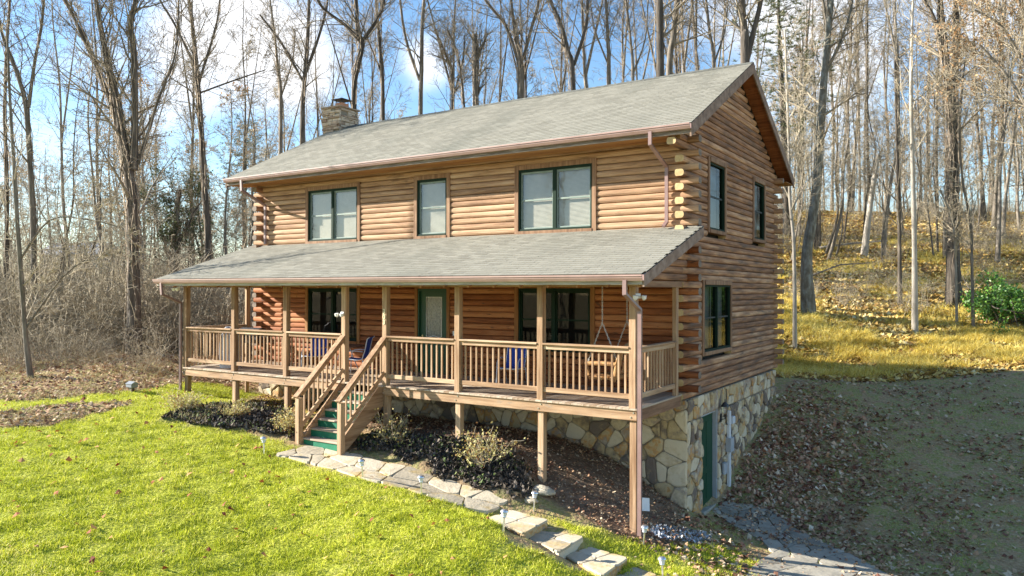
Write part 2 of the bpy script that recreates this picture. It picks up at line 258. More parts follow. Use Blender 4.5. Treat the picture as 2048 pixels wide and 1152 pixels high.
class MB:
    def __init__(s): s.V = []; s.F = []; s.I = []
    def add(s, V, F, mi=0):
        n = len(s.V); s.V += [tuple(map(float, v)) for v in V]; s.F += [tuple(i+n for i in f) for f in F]; s.I += [mi]*len(F); return s
    def box(s, a, b, mi=0, ch=0):
        x0,y0,z0 = [min(a[i],b[i]) for i in range(3)]; x1,y1,z1 = [max(a[i],b[i]) for i in range(3)]
        if ch <= 0:
            return s.add([(x0,y0,z0),(x1,y0,z0),(x1,y1,z0),(x0,y1,z0),(x0,y0,z1),(x1,y0,z1),(x1,y1,z1),(x0,y1,z1)], [(0,3,2,1),(4,5,6,7),(0,1,5,4),(1,2,6,5),(2,3,7,6),(3,0,4,7)], mi)
        ax = int(np.argmax([x1-x0,y1-y0,z1-z0])); o = [i for i in range(3) if i != ax]       # chamfer the four long edges
        lo = (x0,y0,z0); hi = (x1,y1,z1); c = min(ch, (hi[o[0]]-lo[o[0]])*.3, (hi[o[1]]-lo[o[1]])*.3); P = []
        for (sa, sb) in ((0,0),(1,0),(1,1),(0,1)):
            A = (lo[o[0]],hi[o[0]])[sa]; B = (lo[o[1]],hi[o[1]])[sb]; da = c if sa == 0 else -c; db = c if sb == 0 else -c
            P += [(A, B+db),(A+da, B)] if sa == sb else [(A+da, B),(A, B+db)]
        V = []
        for e in (lo[ax], hi[ax]):
            for (p, q) in P:
                v = [0,0,0]; v[ax] = e; v[o[0]] = p; v[o[1]] = q; V.append(v)
        F = [tuple(range(8)), tuple(range(15,7,-1))]+[(i,(i+1)%8+8-0 if 0 else (i+1)%8, (i+1)%8+8, i+8)[:4] for i in range(8)]
        F = [tuple(range(7,-1,-1)), tuple(range(8,16))]+[(i,(i+1)%8,(i+1)%8+8,i+8) for i in range(8)]
        return s.add(V, F, mi)
    def bar(s, p, q, w, h, mi=0, up=(0,0,1)):
        """rectangular bar from p to q, width w sideways, height h along up; p,q on its centre line"""
        p = Vector(p); q = Vector(q); d = (q-p).normalized(); sd = d.cross(Vector(up)).normalized(); u = sd.cross(d)
        V = [a+sd*i*w/2+u*j*h/2 for a in (p, q) for (i, j) in ((-1,-1),(1,-1),(1,1),(-1,1))]
        return s.add(V, [(3,2,1,0),(4,5,6,7)]+[(i,(i+1)%4,(i+1)%4+4,i+4) for i in range(4)], mi)
    def tube(s, pts, rad, n=8, mi=0, cap=True):
        pts = [Vector(p) for p in pts]; rad = rad if isinstance(rad, (list, tuple)) else [rad]*len(pts); b = len(s.V); V = []; F = []
        d0 = (pts[1]-pts[0]).normalized(); ref = Vector((0,0,1)) if abs(d0.z) < .9 else Vector((1,0,0))
        for i, p in enumerate(pts):
            d = (pts[min(i+1,len(pts)-1)]-pts[max(i-1,0)]).normalized(); x = d.cross(ref).normalized(); y = d.cross(x)
            V += [p+(x*math.cos(k*2*math.pi/n)+y*math.sin(k*2*math.pi/n))*rad[i] for k in range(n)]
        for i in range(len(pts)-1):
            F += [(i*n+k, i*n+(k+1)%n, (i+1)*n+(k+1)%n, (i+1)*n+k) for k in range(n)]
        if cap: F += [tuple(range(n-1,-1,-1)), tuple((len(pts)-1)*n+k for k in range(n))]
        return s.add(V, F, mi)
    def lathe(s, prof, n=16, c=(0,0,0), mi=0):
        V = [(c[0]+r*math.cos(k*2*math.pi/n), c[1]+r*math.sin(k*2*math.pi/n), c[2]+z) for (r, z) in prof for k in range(n)]
        F = [(i*n+k, i*n+(k+1)%n, (i+1)*n+(k+1)%n, (i+1)*n+k) for i in range(len(prof)-1) for k in range(n)]
        F += [tuple(range(n-1,-1,-1)), tuple((len(prof)-1)*n+k for k in range(n))]
        return s.add(V, F, mi)
    def build(s, name, mats, parent=None, loc=None, smooth=False, rot=None):
        return obj(name, mesh(name, s.V, s.F, mats, s.I, smooth), parent, loc, rot)
def bx(name, a, b, m, parent, ch=.006): return MB().box(a, b, 0, ch).build(name, m, parent)
def copy_tree(o, parent=None):
    c = o.copy(); COL.objects.link(c); c.parent = parent
    for ch in [x for x in KIDS.get(o.name, [])]: copy_tree(ch, c)
    return c
KIDS = {}
def index_kids():
    KIDS.clear()
    for o in bpy.data.objects:
        if o.parent: KIDS.setdefault(o.parent.name, []).append(o)

# ================================================================ GROUND
def pip(x, y, poly):
    x = np.asarray(x); y = np.asarray(y); ins = np.zeros(x.shape, bool); n = len(poly)
    for i in range(n):
        x1, y1 = poly[i][:2]; x2, y2 = poly[(i+1) % n][:2]
        c = ((y1 > y) != (y2 > y)) & (x < (x2-x1)*(y-y1)/((y2-y1)+1e-12)+x1); ins ^= c
    return ins
def gpoly(px): return [tuple(ground(u, v)[:2]) for u, v in px]
BARE = gpoly([(-40,822),(120,812),(200,802),(275,800),(240,818),(170,836),(90,850),(-40,862)])
LAWN = gpoly([(-60,806),(100,800),(230,786),(310,774),(366,764),(450,772),(520,790),(470,815),(400,812),(335,830),(420,845),(520,870),(600,905),(560,910),(640,932),(725,958),(840,988),(960,1028),(1010,1080),(1100,1125),(1180,1150)])+[(1.2,-7.5),(3,-12),(5,-20),(-20,-25),(-34,-14)]
LAWN2 = gpoly([(1075,1040),(1130,1050),(1260,1080),(1300,1090),(1400,1080),(1460,1100),(1520,1120),(1500,1140)])+[(3,-5),(3,-9),(1,-9)]+gpoly([(1230,1125),(1160,1075)])
MULCH1 = gpoly([(340,838),(360,818),(430,815),(520,812),(600,840),(604,885),(540,868),(440,855)])
MULCH2 = gpoly([(690,905),(700,890),(740,868),(800,862),(905,880),(985,900),(1055,938),(1096,975),(1066,1003),(1015,995),(930,965),(840,938),(760,917)])
DIRT = [(-9.5,-.02),(-.05,-.02),(.1,-.35),(.9,-2.6),(-.05,-3.1),(-2.2,-3.0),(-5,-2.6),(-7.6,-2.6),(-9.5,-2.2)]
MOSS = [(-13.9,-.1),(-9.5,-.1),(-9.3,-2.2),(-12.2,-2.0)]
YEL = [tuple(at(u,576,d)[:2]) for u, d in ((1480,25.3),(1700,26.2),(2100,26.4),(2500,26),(2500,32),(2100,31.5),(1950,31),(1800,30),(1700,31),(1600,34),(1500,34))]
def masks(x, y):
    """lawn, golden grass, mulch, dirt weights"""
    x = np.asarray(x, float); y = np.asarray(y, float)
    jx = x+.16*np.sin(3.1*x+1.7*y)+.10*np.sin(7.3*y-2.1*x)+.05*np.sin(17*x+9*y); jy = y+.16*np.sin(2.7*y-1.3*x+1)+.10*np.sin(6.1*x+3.3*y)+.05*np.sin(15*y-11*x)
    lawn = (pip(jx, jy, LAWN) & ~pip(jx, jy, BARE)) | pip(jx, jy, LAWN2); mu = pip(jx, jy, MULCH1) | pip(jx, jy, MULCH2); di = pip(x, y, DIRT) & ~mu
    yel = pip(jx, jy, YEL)
    return lawn & ~mu, yel, mu, di
def axis(a0, a1, st, lo, hi):
    a = list(np.arange(a0, a1+1e-6, st)); s = st; v = a1
    while v < hi: s *= 1.16; v += s; a.append(v)
    s = st; v = a0
    while v > lo: s *= 1.16; v -= s; a.insert(0, v)
    return np.array(a)
ax = axis(-24, 12, .2, -600, 600); ay = axis(-14, 24, .2, -400, 700)
X, Y = np.meshgrid(ax, ay); Z = gz(X, Y)
fade = np.clip((np.hypot(X+3, Y-5)-160)/200, 0, 1); Z = Z*(1-fade)
near = np.clip(1-np.hypot(X, Y)/60, 0, 1)
Z = Z + near*(.018*np.sin(5.1*X+2*Y)*np.sin(4.3*Y-X)+.012*np.sin(11*X-3*Y)*np.sin(9*Y))
lw, ye, mu, di = masks(X, Y); Z = Z+mu*.07
nx, ny = len(ax), len(ay); ii = np.arange(nx*ny).reshape(ny, nx)
F = np.stack([ii[:-1,:-1], ii[:-1,1:], ii[1:,1:], ii[1:,:-1]], -1).reshape(-1, 4)
gm = bpy.data.materials.new('ground_soil_and_turf'); gm.use_nodes = True
def ground_mat():
    nt = gm.node_tree; N = nt.nodes.new; L = nt.links.new; b = nt.nodes['Principled BSDF']; b.inputs['Roughness'].default_value = .95; b.inputs['Specular IOR Level'].default_value = .1
    tc = N('ShaderNodeTexCoord'); at_ = N('ShaderNodeAttribute'); at_.attribute_name = 'cover'; sp = N('ShaderNodeSeparateColor'); L(at_.outputs['Color'], sp.inputs[0])
    def tex(scale, cols, det=8):
        n = N('ShaderNodeTexNoise'); n.inputs['Scale'].default_value = scale; n.inputs['Detail'].default_value = det; n.inputs['Roughness'].default_value = .7; L(tc.outputs['Object'], n.inputs[0]); r = ramp(nt, cols); L(n.outputs[0], r.inputs[0]); return r.outputs[0]
    base = tex(2.2, [(.28,(.18,.105,.05)),(.42,(.40,.26,.12)),(.48,(.43,.30,.15)),(.53,(.26,.31,.06)),(.57,(.33,.32,.08)),(.60,(.44,.31,.16)),(.8,(.56,.40,.23))])
    fine = tex(16, [(.3,(.08,.055,.035)),(.5,(.32,.235,.14)),(.7,(.56,.43,.29))], 4)
    mx0 = N('ShaderNodeMix'); mx0.data_type = 'RGBA'; mx0.inputs[0].default_value = .45; L(base, mx0.inputs[6]); L(fine, mx0.inputs[7]); c = mx0.outputs[2]
    for k, t in (('Red', tex(1.4, [(.25,(.18,.19,.03)),(.5,(.36,.38,.04)),(.75,(.52,.48,.12))])), ('Green', tex(2.5, [(.3,(.30,.20,.05)),(.55,(.50,.36,.06)),(.8,(.62,.47,.12))])), ('Blue', tex(9, [(.3,(.012,.012,.012)),(.7,(.06,.055,.05))]))):
        mx = N('ShaderNodeMix'); mx.data_type = 'RGBA'; L(sp.outputs[k], mx.inputs[0]); L(c, mx.inputs[6]); L(t, mx.inputs[7]); c = mx.outputs[2]
    mx = N('ShaderNodeMix'); mx.data_type = 'RGBA'; L(at_.outputs['Alpha'], mx.inputs[0]); L(c, mx.inputs[6]); L(tex(5, [(.3,(.12,.075,.045)),(.55,(.21,.14,.09)),(.8,(.32,.24,.17))]), mx.inputs[7]); c = mx.outputs[2]
    L(c, b.inputs['Base Color'])
    n = N('ShaderNodeTexNoise'); n.inputs['Scale'].default_value = 14; n.inputs['Detail'].default_value = 6; L(tc.outputs['Object'], n.inputs[0]); bp = N('ShaderNodeBump'); bp.inputs['Strength'].default_value = .8; bp.inputs['Distance'].default_value = .06; L(n.outputs[0], bp.inputs['Height']); L(bp.outputs[0], b.inputs['Normal'])
ground_mat()
hl = pip(X, Y, [tuple(at(u,576,d)[:2]) for u, d in ((1400,31),(2300,30),(2300,72),(1400,72))])*(.55+.4*np.sin(1.9*X+.8*Y)*np.sin(1.1*Y-1.7*X)); ye = np.maximum(ye.astype(float), hl)
me = fastmesh('ground', np.stack([X, Y, Z], -1).reshape(-1, 3), F, gm, smooth=True)
def blur(a):
    a = a.astype(float); p = np.pad(a, 1, 'edge'); return (p[:-2,1:-1]+p[2:,1:-1]+p[1:-1,:-2]+p[1:-1,2:]+2*a)/6
ca = me.color_attributes.new('cover', 'FLOAT_COLOR', 'POINT')
ca.data.foreach_set('color', np.stack([blur(lw), blur(ye), blur(mu), blur(di)], -1).reshape(-1).astype(np.float32))
tag(obj('ground', me), 'sloping lawn, leaf litter and bare soil round the house', kind='structure')
def gsurf(x, y):
    z = gz(x, y); m = masks(x, y)[2]; return z+m*.07
# stuff: blades, leaves, mulch built straight on the ground
RS = np.random.RandomState(3)
def blades(name, x, y, h, w, lean, m, label, nv=1):
    n = len(x); z = gsurf(x, y)-.01; a = RS.rand(n)*6.283; cl = np.sin(7.1*x+3*y+np.sin(3*y))*np.sin(6.3*y-4*x+np.sin(5*x)); h = h*(.5+.8*RS.rand(n))*(1+.45*cl); l = lean*h*RS.randn(n); la = RS.rand(n)*6.283
    dx, dy = np.cos(a)*w/2, np.sin(a)*w/2
    V = np.empty((n,3,3)); V[:,0] = np.stack([x-dx,y-dy,z],-1); V[:,1] = np.stack([x+dx,y+dy,z],-1); V[:,2] = np.stack([x+np.cos(la)*l,y+np.sin(la)*l,z+h],-1)
    o = obj(name, fastmesh(name, V.reshape(-1,3), np.arange(n*3).reshape(-1,3), m)); tag(o, label, kind='stuff'); return o
def leaves(name, x, y, s, m, label, dz=.01, tilt=.5):
    n = len(x); z = gsurf(x, y)+dz+RS.rand(n)*.02; a = RS.rand(n)*6.283; s = s*(.5+RS.rand(n))
    ux = np.stack([np.cos(a), np.sin(a), tilt*RS.randn(n)*.6],-1)*s[:,None]/2; uy = np.stack([-np.sin(a), np.cos(a), tilt*RS.randn(n)*.6],-1)*s[:,None]/2*.75
    c = np.stack([x,y,z],-1); k = (RS.rand(n)*.35+.1)[:,None]*s[:,None]*np.array([0,0,1])
    V = np.stack([c-ux, c-uy*.9+ux*.15+k*0, c+ux, c+uy*.9+k], 1)
    Fq = np.arange(n*4).reshape(-1,4); T = np.concatenate([Fq[:,[0,1,3]], Fq[:,[1,2,3]]])
    o = obj(name, fastmesh(name, V.reshape(-1,3), T, m)); tag(o, label, kind='stuff'); return o
def scatter(n, x0, x1, y0, y1, f):
    x = RS.uniform(x0, x1, n); y = RS.uniform(y0, y1, n); k = f(x, y); return x[k], y[k]
def inview(x, y, mar=60):
    dx = x-CAM[0]; dy = y-CAM[1]; d = dx*FW[0]+dy*FW[1]; r = dx*RT[0]+dy*RT[1]; u = 1024+FPX*r/np.maximum(d,.1); v = 576+FPX*2.5/np.maximum(d, .1)
    return (d > 4) & (u > -mar) & (u < 2048+mar)
def dens(x, y, near=11):
    d = np.hypot(x-CAM[0], y-CAM[1]); return RS.rand(len(x)) < np.clip((near/d)**1.5, .12, 1)
PATH_PX = [(545,912),(610,893),(692,904),(790,932),(905,965),(1017,998),(972,1032),(850,992),(730,962),(640,934)]
PATH_W = gpoly(PATH_PX)
x, y = scatter(1100000, -26, 4, -13, 1.5, lambda x, y: masks(x, y)[0] & inview(x, y) & dens(x, y) & ~pip(x, y, PATH_W))
blades('lawn_grass', x, y, .062, .016, 1.0, grass_m, 'bright yellow green mown grass on the sloping lawn')
x, y = scatter(260000, .4, 12, -4, 15, lambda x, y: inview(x, y) & dens(x, y, 11) & ((np.sin(1.3*x+.7*y)+np.sin(.9*y-1.9*x+2)+.6*np.sin(3.3*x+2.9*y)+.5*RS.randn(len(x))) > .25))
sg = mat('shaded_turf', [(.2,(.32,.24,.10)),(.40,(.42,.36,.13)),(.5,(.24,.40,.05)),(.64,(.34,.42,.08)),(.95,(.62,.50,.24))], scale=.8, rough=.7, bump=0, island=.8, transl=.2, shift=False)
blades('thin_grass', x, y, .05, .016, 1.0, sg, 'thin dull grass among leaves on the slope beside the stone wall')
x, y = scatter(60000, -4, 30, 8, 30, lambda x, y: masks(x, y)[1] & inview(x, y, 100) & ((np.sin(1.1*x+2*y)+np.sin(2.3*x-1.2*y)+.8*np.sin(4.1*y+x)+.5*RS.randn(len(x))) > -.1))
cx, cy = x[:5200], y[:5200]; k = 20
dd = RS.uniform(30, 52, 5200); uu = RS.uniform(1500, 2100, 5200); P = CAM[None,:2]+(FW[None,:2]+RT[None,:2]*((uu-1024)/FPX)[:,None])*dd[:,None]; kk = (np.sin(.9*P[:,0]+.5*P[:,1])+np.sin(.8*P[:,1]-1.2*P[:,0]+1)+RS.randn(len(P))*.5) > .55
cx = np.r_[cx, P[kk,0]]; cy = np.r_[cy, P[kk,1]]
cx = cx+.25*np.sin(5*cy); cy = cy+.25*np.sin(6*cx); x = np.repeat(cx, k)+RS.randn(len(cx)*k)*.10; y = np.repeat(cy, k)+RS.randn(len(cx)*k)*.10
blades('golden_grass', x, y, .24, .03, 1.3, gold_m, 'tall dry golden grass along the foot of the wooded hill')
x, y = scatter(230000, -36, -9, -13, 24, lambda x, y: inview(x, y) & dens(x, y, 14) & ~masks(x, y)[0] & ~masks(x, y)[2] & ((x < -14.3) | (y < -2.9)))
leaves('leaf_litter', x, y, .10, litter_m, 'brown fallen leaves covering the ground along the left woods')
x, y = scatter(8000, .15, 4, -1, 9, lambda x, y: (RS.rand(len(x)) < np.exp(-((x-1.1)/1.0)**2-((y-4.2)/2.8)**2)*(1.1+np.sin(5*x+3*y)*np.sin(4*y-3*x))))
leaves('leaf_drift', x, y, .115, mat('drift_leaves', [(.05,(.20,.08,.05)),(.4,(.42,.22,.13)),(.8,(.62,.42,.26)),(.97,(.72,.60,.44))], scale=1, rough=.8, bump=0, island=1.2, shift=False), 'drift of large dry leaves heaped against the stone side wall', dz=.01, tilt=.8)
x, y = scatter(70000, .2, 12, -4, 15, lambda x, y: inview(x, y) & dens(x, y, 14) & (RS.rand(len(x)) < np.where(np.hypot((x-1.6)*1.2, (y-4.5)*.55) < 2.2, 1, np.clip(.30+.42*np.sin(1.1*x+.6*y+np.sin(1.9*y))*np.sin(1.3*y-.8*x), .04, 1))))
leaves('leaf_litter', x, y, .10, litter_m, 'brown and tan fallen leaves strewn over the shaded slope beside the stone wall')
d = RS.uniform(25.5, 64, 75000)**1.0; u = RS.uniform(1480, 2120, 75000); P = CAM[None,:2]+(FW[None,:2]+RT[None,:2]*((u-1024)/FPX)[:,None])*d[:,None]
leaves('leaf_litter', P[:,0], P[:,1], .22, mat('hill_leaves', [(.05,(.26,.14,.05)),(.35,(.52,.34,.10)),(.7,(.74,.56,.17)),(.95,(.82,.70,.38))], scale=.3, rough=.8, bump=0, island=.9, transl=.15, shift=False), 'golden brown leaf carpet on the wooded hillside')
x, y = scatter(220000, -30, -10, -13, 16, lambda x, y: ((x < -14.3) | (y < -2.9)) & inview(x, y) & dens(x, y, 14) & ~masks(x, y)[0] & ((np.sin(1.3*x+.7*y)+np.sin(.9*y-1.9*x+2)+.6*np.sin(3.3*x+2.9*y)) > -.2))
blades('rough_grass', x, y, .13, .02, 1.3, mat('rough_dry_grass', [(.1,(.22,.16,.08)),(.5,(.38,.31,.15)),(.9,(.5,.45,.24))], scale=.4, rough=.8, bump=0, island=.9, transl=.2, shift=False), 'rough dry grass between the lawn and the left woods')
x, y = scatter(520, -20, 3, -12, -3, lambda x, y: masks(x, y)[0])
leaves('lawn_leaves', x, y, .10, litter_r, 'scattered russet leaves lying on the green lawn', dz=.035)
x, y = scatter(60000, -16, 1, -6, 0, lambda x, y: masks(x, y)[2])
leaves('mulch', x, y, .07, mulch_m, 'black bark mulch in the beds before the porch', dz=.0, tilt=1.6)
x, y = scatter(9000, -16, 1, -6, 0, lambda x, y: masks(x, y)[2] & ((np.sin(2.3*x+y)+np.sin(3.1*y-x)) > -.6))
leaves('ground_cover', x, y, .06, mat('creeping_green', [(.1,(.03,.05,.012)),(.6,(.09,.13,.03)),(.95,(.20,.22,.07))], scale=2, island=1, bump=0, shift=False), 'dark creeping ground cover growing through the mulch', dz=.05, tilt=1.2)
x, y = scatter(12000, -13.5, 1.5, -3.4, 0, lambda x, y: masks(x, y)[3] | pip(x, y, MOSS))
leaves('dirt_leaves', x, y, .055, litter_m, 'leaf scraps on the bare soil beneath the porch')
x, y = scatter(30000, -13.9, -9.2, -2.4, 0, lambda x, y: pip(x, y, MOSS))
blades('mossy_turf', x, y, .03, .02, 1, gold_m, 'yellow moss and dry grass under the left end of the porch')

# ================================================================ HOUSE
Lh, D, C = 14.12, 7.72, .1524
H = empty('log_house', (0,0,0))
tag(H, 'two storey brown log house with green roofed front porch and fieldstone basement', 'house')
def grp(name):                      # a part that gathers pieces
    o = bpy.data.objects.new(name, None); link(o, H); o.empty_display_size = .1; return o
def logmesh(p0, p1, axis, z, inward, mats, n=5, bulge=.055, thick=.15):
    """one course log between p0 and p1 along axis (0 or 1); inward = direction sign of the other axis; outer chink line at 0"""
    prof = []; h = C/2-.002
    for k in range(n+1):
        a = -math.pi/2+math.pi*k/n; prof.append((-bulge*math.cos(a)**.8 if abs(math.cos(a)) > 1e-6 else 0, h*math.sin(a)))
    for k in range(n+1):
        a = math.pi/2-math.pi*k/n; prof.append((thick-.03+.03*(math.cos(a) if abs(math.cos(a)) > 1e-6 else 0), h*math.sin(a)))
    V = []; m = len(prof)
    for e in (p0, p1):
        for (o, q) in prof:
            V.append((e, o*inward, z+q) if axis == 0 else (o*inward, e, z+q))
    flip = (axis == 0) == (inward > 0)
    F = [(k, (k+1)%m, (k+1)%m+m, k+m) for k in range(m)]+[tuple(range(m-1,-1,-1)), tuple(range(m,2*m))]
    if flip: F = [f[::-1] for f in F]
    return V, F, [0]*m+[1,1]
fw_ = grp('wall'); fw_['label'] = 'long front wall of golden brown logs facing the lawn'
sw_ = grp('wall'); sw_['label'] = 'shaded gable wall of weathered dark brown logs'
wins_up = [(-12.0,-9.73,3.76,5.50),(-7.72,-6.47,3.76,5.50),(-4.44,-2.16,3.76,5.50)]
wins_lo = [(-12.0,-9.73,.80,2.55),(-4.44,-2.2,.80,2.55)]
door_o = (-7.68,-6.48,.0,2.52)
ops_f = wins_up+wins_lo+[door_o]
ops_s = [(1.32,2.72,3.75,5.54),(5.17,6.5,3.75,5.54),(.93,3.2,.87,2.63)]
def segs(a, b, z, ops):
    out = [(a, b)]
    for (x0, x1, z0, z1) in ops:
        if z0-.05 < z < z1+.02:
            nw = []
            for (p, q) in out:
                if x1 <= p or x0 >= q: nw.append((p, q)); continue
                if x0 > p: nw.append((p, x0))
                if x1 < q: nw.append((x1, q))
            out = nw
    return out
def zc(k): return (k+.5)*C
for k in range(38):
    odd = k % 2 == 1; a, b = (-Lh-.30, .30) if odd else (-Lh+.125, -.125)
    z = zc(k)
    for (p, q) in segs(a, b, z, ops_f):
        V, F, I = logmesh(p, q, 0, z, 1, None)
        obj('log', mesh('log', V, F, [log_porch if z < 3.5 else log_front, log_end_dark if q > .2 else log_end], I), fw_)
def roof_under(y): return 5.62+.518*((y if y < 3.86 else 7.72-y)+.83)
for k in range(57):
    odd = k % 2 == 1; z = zc(k); a, b = (.125, D-.125) if odd else (-.30, D+.30)
    if z > 5.55: a, b = -.78, D+.78
    # clip to the rake
    ymin = (z+C/2-5.62)/.518-.83
    if ymin > a: a = ymin; b = min(b, D-ymin)
    if b-a < .2: continue
    for (p, q) in segs(a, b, z, ops_s):
        V, F, I = logmesh(p, q, 1, z, -1, None)
        obj('log', mesh('log', V, F, [log_side, log_end], I), sw_)
# plain left and rear walls (out of sight), same courses joined
for nm, ax_, c0, inward, off in (('wall',1,None,1,-Lh),('wall',0,None,-1,D)):
    mb = MB()
    for k in range(57 if ax_ == 1 else 38):
        odd = k % 2 == 1; z = zc(k)
        if ax_ == 1: a, b = (.125, D-.125) if odd else (-.30, D+.30)
        else: a, b = (-Lh-.30,.30) if odd else (-Lh+.125,-.125)
        if ax_ == 1:
            ymin = (z+C/2-5.62)/.518-.83
            if ymin > a: a = ymin; b = min(b, D-ymin)
            if b-a < .2: continue
        V, F, I = logmesh(a, b, ax_, z, inward, None, n=3)
        V = [(v[0]+off, v[1], v[2]) if ax_ == 1 else (v[0], v[1]+off, v[2]) for v in V]
        mb.V, n0 = mb.V+V, len(mb.V); mb.F += [tuple(i+n0 for i in f) for f in F]; mb.I += I
    o = obj('wall', mesh('wall', mb.V, mb.F, [log_front if ax_ == 0 else log_side, log_end_dark], mb.I), H)
# inner lining so no light leaks
MB().box((-Lh+.16,.17,-.1),(-.17,.2,5.6)).box((-.2,.2,-.1),(-.17,D-.2,6)).box((-Lh+.17,D-.2,-.1),(-.2,D-.17,5.6)).box((-Lh+.17,.2,-.1),(-Lh+.2,D-.2,6)).box((-Lh+.17,.2,2.9),(-.2,D-.2,3.0)).box((-Lh+.17,.2,5.62),(-.2,D-.2,5.68)).build('inner_lining', dark_m, H)

# ---- windows
def window_front(x0, x1, z0, z1, lites, low):
    W = bpy.data.objects.new('window', None); link(W, H)
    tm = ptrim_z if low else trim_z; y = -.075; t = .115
    for (a, b) in (((x0,y,z0),(x0+t,.12,z1)), ((x1-t,y,z0),(x1,.12,z1)), ((x0+t,y,z1-t),(x1-t,.12,z1)), ((x0+t,y-.015,z0),(x1-t,.12,z0+t*.8))): bx('trim', a, b, tm, W)
    a0, a1, b0, b1 = x0+t, x1-t, z0+t*.8, z1-t; y = -.05; f = .05
    fr = MB().box((a0,y,b0),(a0+f,.1,b1)).box((a1-f,y,b0),(a1,.1,b1)).box((a0+f,y,b1-f*1.3),(a1-f,.1,b1)).box((a0+f,y-.008,b0),(a1-f,.1,b0+f))
    if lites == 2: xm = (a0+a1)/2; fr.box((xm-.045,y,b0+f),(xm+.045,.1,b1-f*1.3))
    fr.build('frame', green_m, W)
    spans = [(a0+f, a1-f)] if lites == 1 else [(a0+f, xm-.045), (xm+.045, a1-f)]
    for (p, q) in spans:
        zm = (b0+b1)/2
        MB().box((p,-.01,b0+f),(p+.035,.03,b1-f*1.3)).box((q-.035,-.01,b0+f),(q,.03,b1-f*1.3)).box((p+.035,-.01,b1-f*1.3-.05),(q-.035,.03,b1-f*1.3)).box((p+.035,-.01,b0+f),(q-.035,.03,b0+f+.04)).box((p+.035,-.004,zm-.02),(q-.035,.03,zm+.02)).build('sash', sash_m if not low else green_m, W)
        g = MB().add([(p+.035,.012,b0+f+.04),(q-.035,.012,b0+f+.04),(q-.035,.012,b1-f*1.3-.05),(p+.035,.012,b1-f*1.3-.05)], [(0,1,2,3)]).build('pane', glass_d if low else glass_m, W)
        if not low:
            mb = MB(); zz = b0+f+.02
            while zz < b1-.1:
                mb.add([(p+.02,.075,zz),(q-.02,.075,zz),(q-.02,.098,zz+.031),(p+.02,.098,zz+.031)], [(0,1,2,3)]); zz += .030
            mb.box((p+.02,.07,b0+f),(q-.02,.11,b0+f+.02)); mb.build('blind', blind_m, W)
        else:
            MB().box((p+.03,.3,b1-.5),(q-.03,.32,b1)).build('shade', dark_m, W)
            MB().box((p+.1,.22,zm-.5),(p+.22,.24,b1-.05)).build('curtain', grey_m if 0 else dark_m, W)
    return W
for w in wins_up: window_front(*w, 1 if w[1]-w[0] < 1.5 else 2, False)
for w in wins_lo: window_front(*w, 2, True)
def window_side(y0, y1, z0, z1, lites):
    W = bpy.data.objects.new('window', None); link(W, H); X0 = .08; t = .11
    for (a, b) in (((-.12,y0,z0),(X0,y0+t,z1)), ((-.12,y1-t,z0),(X0,y1,z1)), ((-.12,y0+t,z1-t),(X0+.02,y1-t,z1)), ((-.12,y0+t,z0),(X0+.015,y1-t,z0+t*.8))): bx('trim', a, b, trim_z, W)
    a0, a1, b0, b1 = y0+t, y1-t, z0+t*.8, z1-t; f = .045; X1 = .055
    fr = MB().box((-.1,a0,b0),(X1,a0+f,b1)).box((-.1,a1-f,b0),(X1,a1,b1)).box((-.1,a0+f,b1-f),(X1,a1-f,b1)).box((-.1,a0+f,b0),(X1+.01,a1-f,b0+f))
    if lites == 2: m = (a0+a1)/2; fr.box((-.1,m-.04,b0+f),(X1,m+.04,b1-f))
    fr.build('frame', green_m, W)
    spans = [(a0+f, a1-f)] if lites == 1 else [(a0+f, m-.04), (m+.04, a1-f)]
    for (p, q) in spans:
        zm = (b0+b1)/2
        MB().box((-.03,p,zm-.02),(.012,q,zm+.02)).build('sash', screen_m, W)
        MB().add([(0,p,b0+f),(0,q,b0+f),(0,q,b1-f),(0,p,b1-f)], [(0,1,2,3)]).build('pane', glass_d, W)
        MB().box((-.16,p,b0),(-.15,q,b1)).build('shade', grey_m, W)
    return W
window_side(*ops_s[0], 1); window_side(*ops_s[1], 1); window_side(*ops_s[2], 2)
# ---- front door
dr = bpy.data.objects.new('door', None); link(dr, H); dr['label'] = 'green front door with a frosted glass panel'
x0, x1 = door_o[0], door_o[1]
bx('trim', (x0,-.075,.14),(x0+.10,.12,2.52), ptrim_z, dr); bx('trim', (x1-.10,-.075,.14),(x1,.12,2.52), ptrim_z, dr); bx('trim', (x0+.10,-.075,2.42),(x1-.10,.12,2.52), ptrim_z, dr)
a, b = x0+.10, x1-.10
MB().box((a,-.05,.14),(a+.05,.1,2.42)).box((b-.05,-.05,.14),(b,.1,2.42)).box((a+.05,-.05,2.36),(b-.05,.1,2.42)).box((a+.05,-.055,.14),(b-.05,.1,.17)).build('door_frame', gdoor_m, dr)
mb = MB(); gx0, gx1, gz0, gz1 = a+.26, b-.20, 1.12, 2.2
mb.box((a+.05,.0,.17),(gx0,.05,2.36)).box((gx1,.0,.17),(b-.05,.05,2.36)).box((gx0,.0,gz1),(gx1,.05,2.36)).box((gx0,.0,.17),(gx1,.05,gz0)); mb.build('leaf', gdoor_m, dr)
for (p, q) in ((a+.14, (a+b)/2-.04), ((a+b)/2+.04, b-.14)):
    MB().box((p,-.012,.35),(q,0,.85)).box((p+.05,-.02,.40),(q-.05,-.012,.80)).build('panel', gdoor_m, dr)
MB().box((gx0,-.008,gz0),(gx0+.012,.0,gz1)).box((gx1-.012,-.008,gz0),(gx1,0,gz1)).box((gx0+.012,-.008,gz1-.012),(gx1-.012,0,gz1)).tube([(gx0+.01+(gx1-gx0-.02)*i/12,-.012,gz0+.01-.018*math.sin(i/12*9.4)) for i in range(13)], .012, 5).build('glazing_bead', white_m, dr)
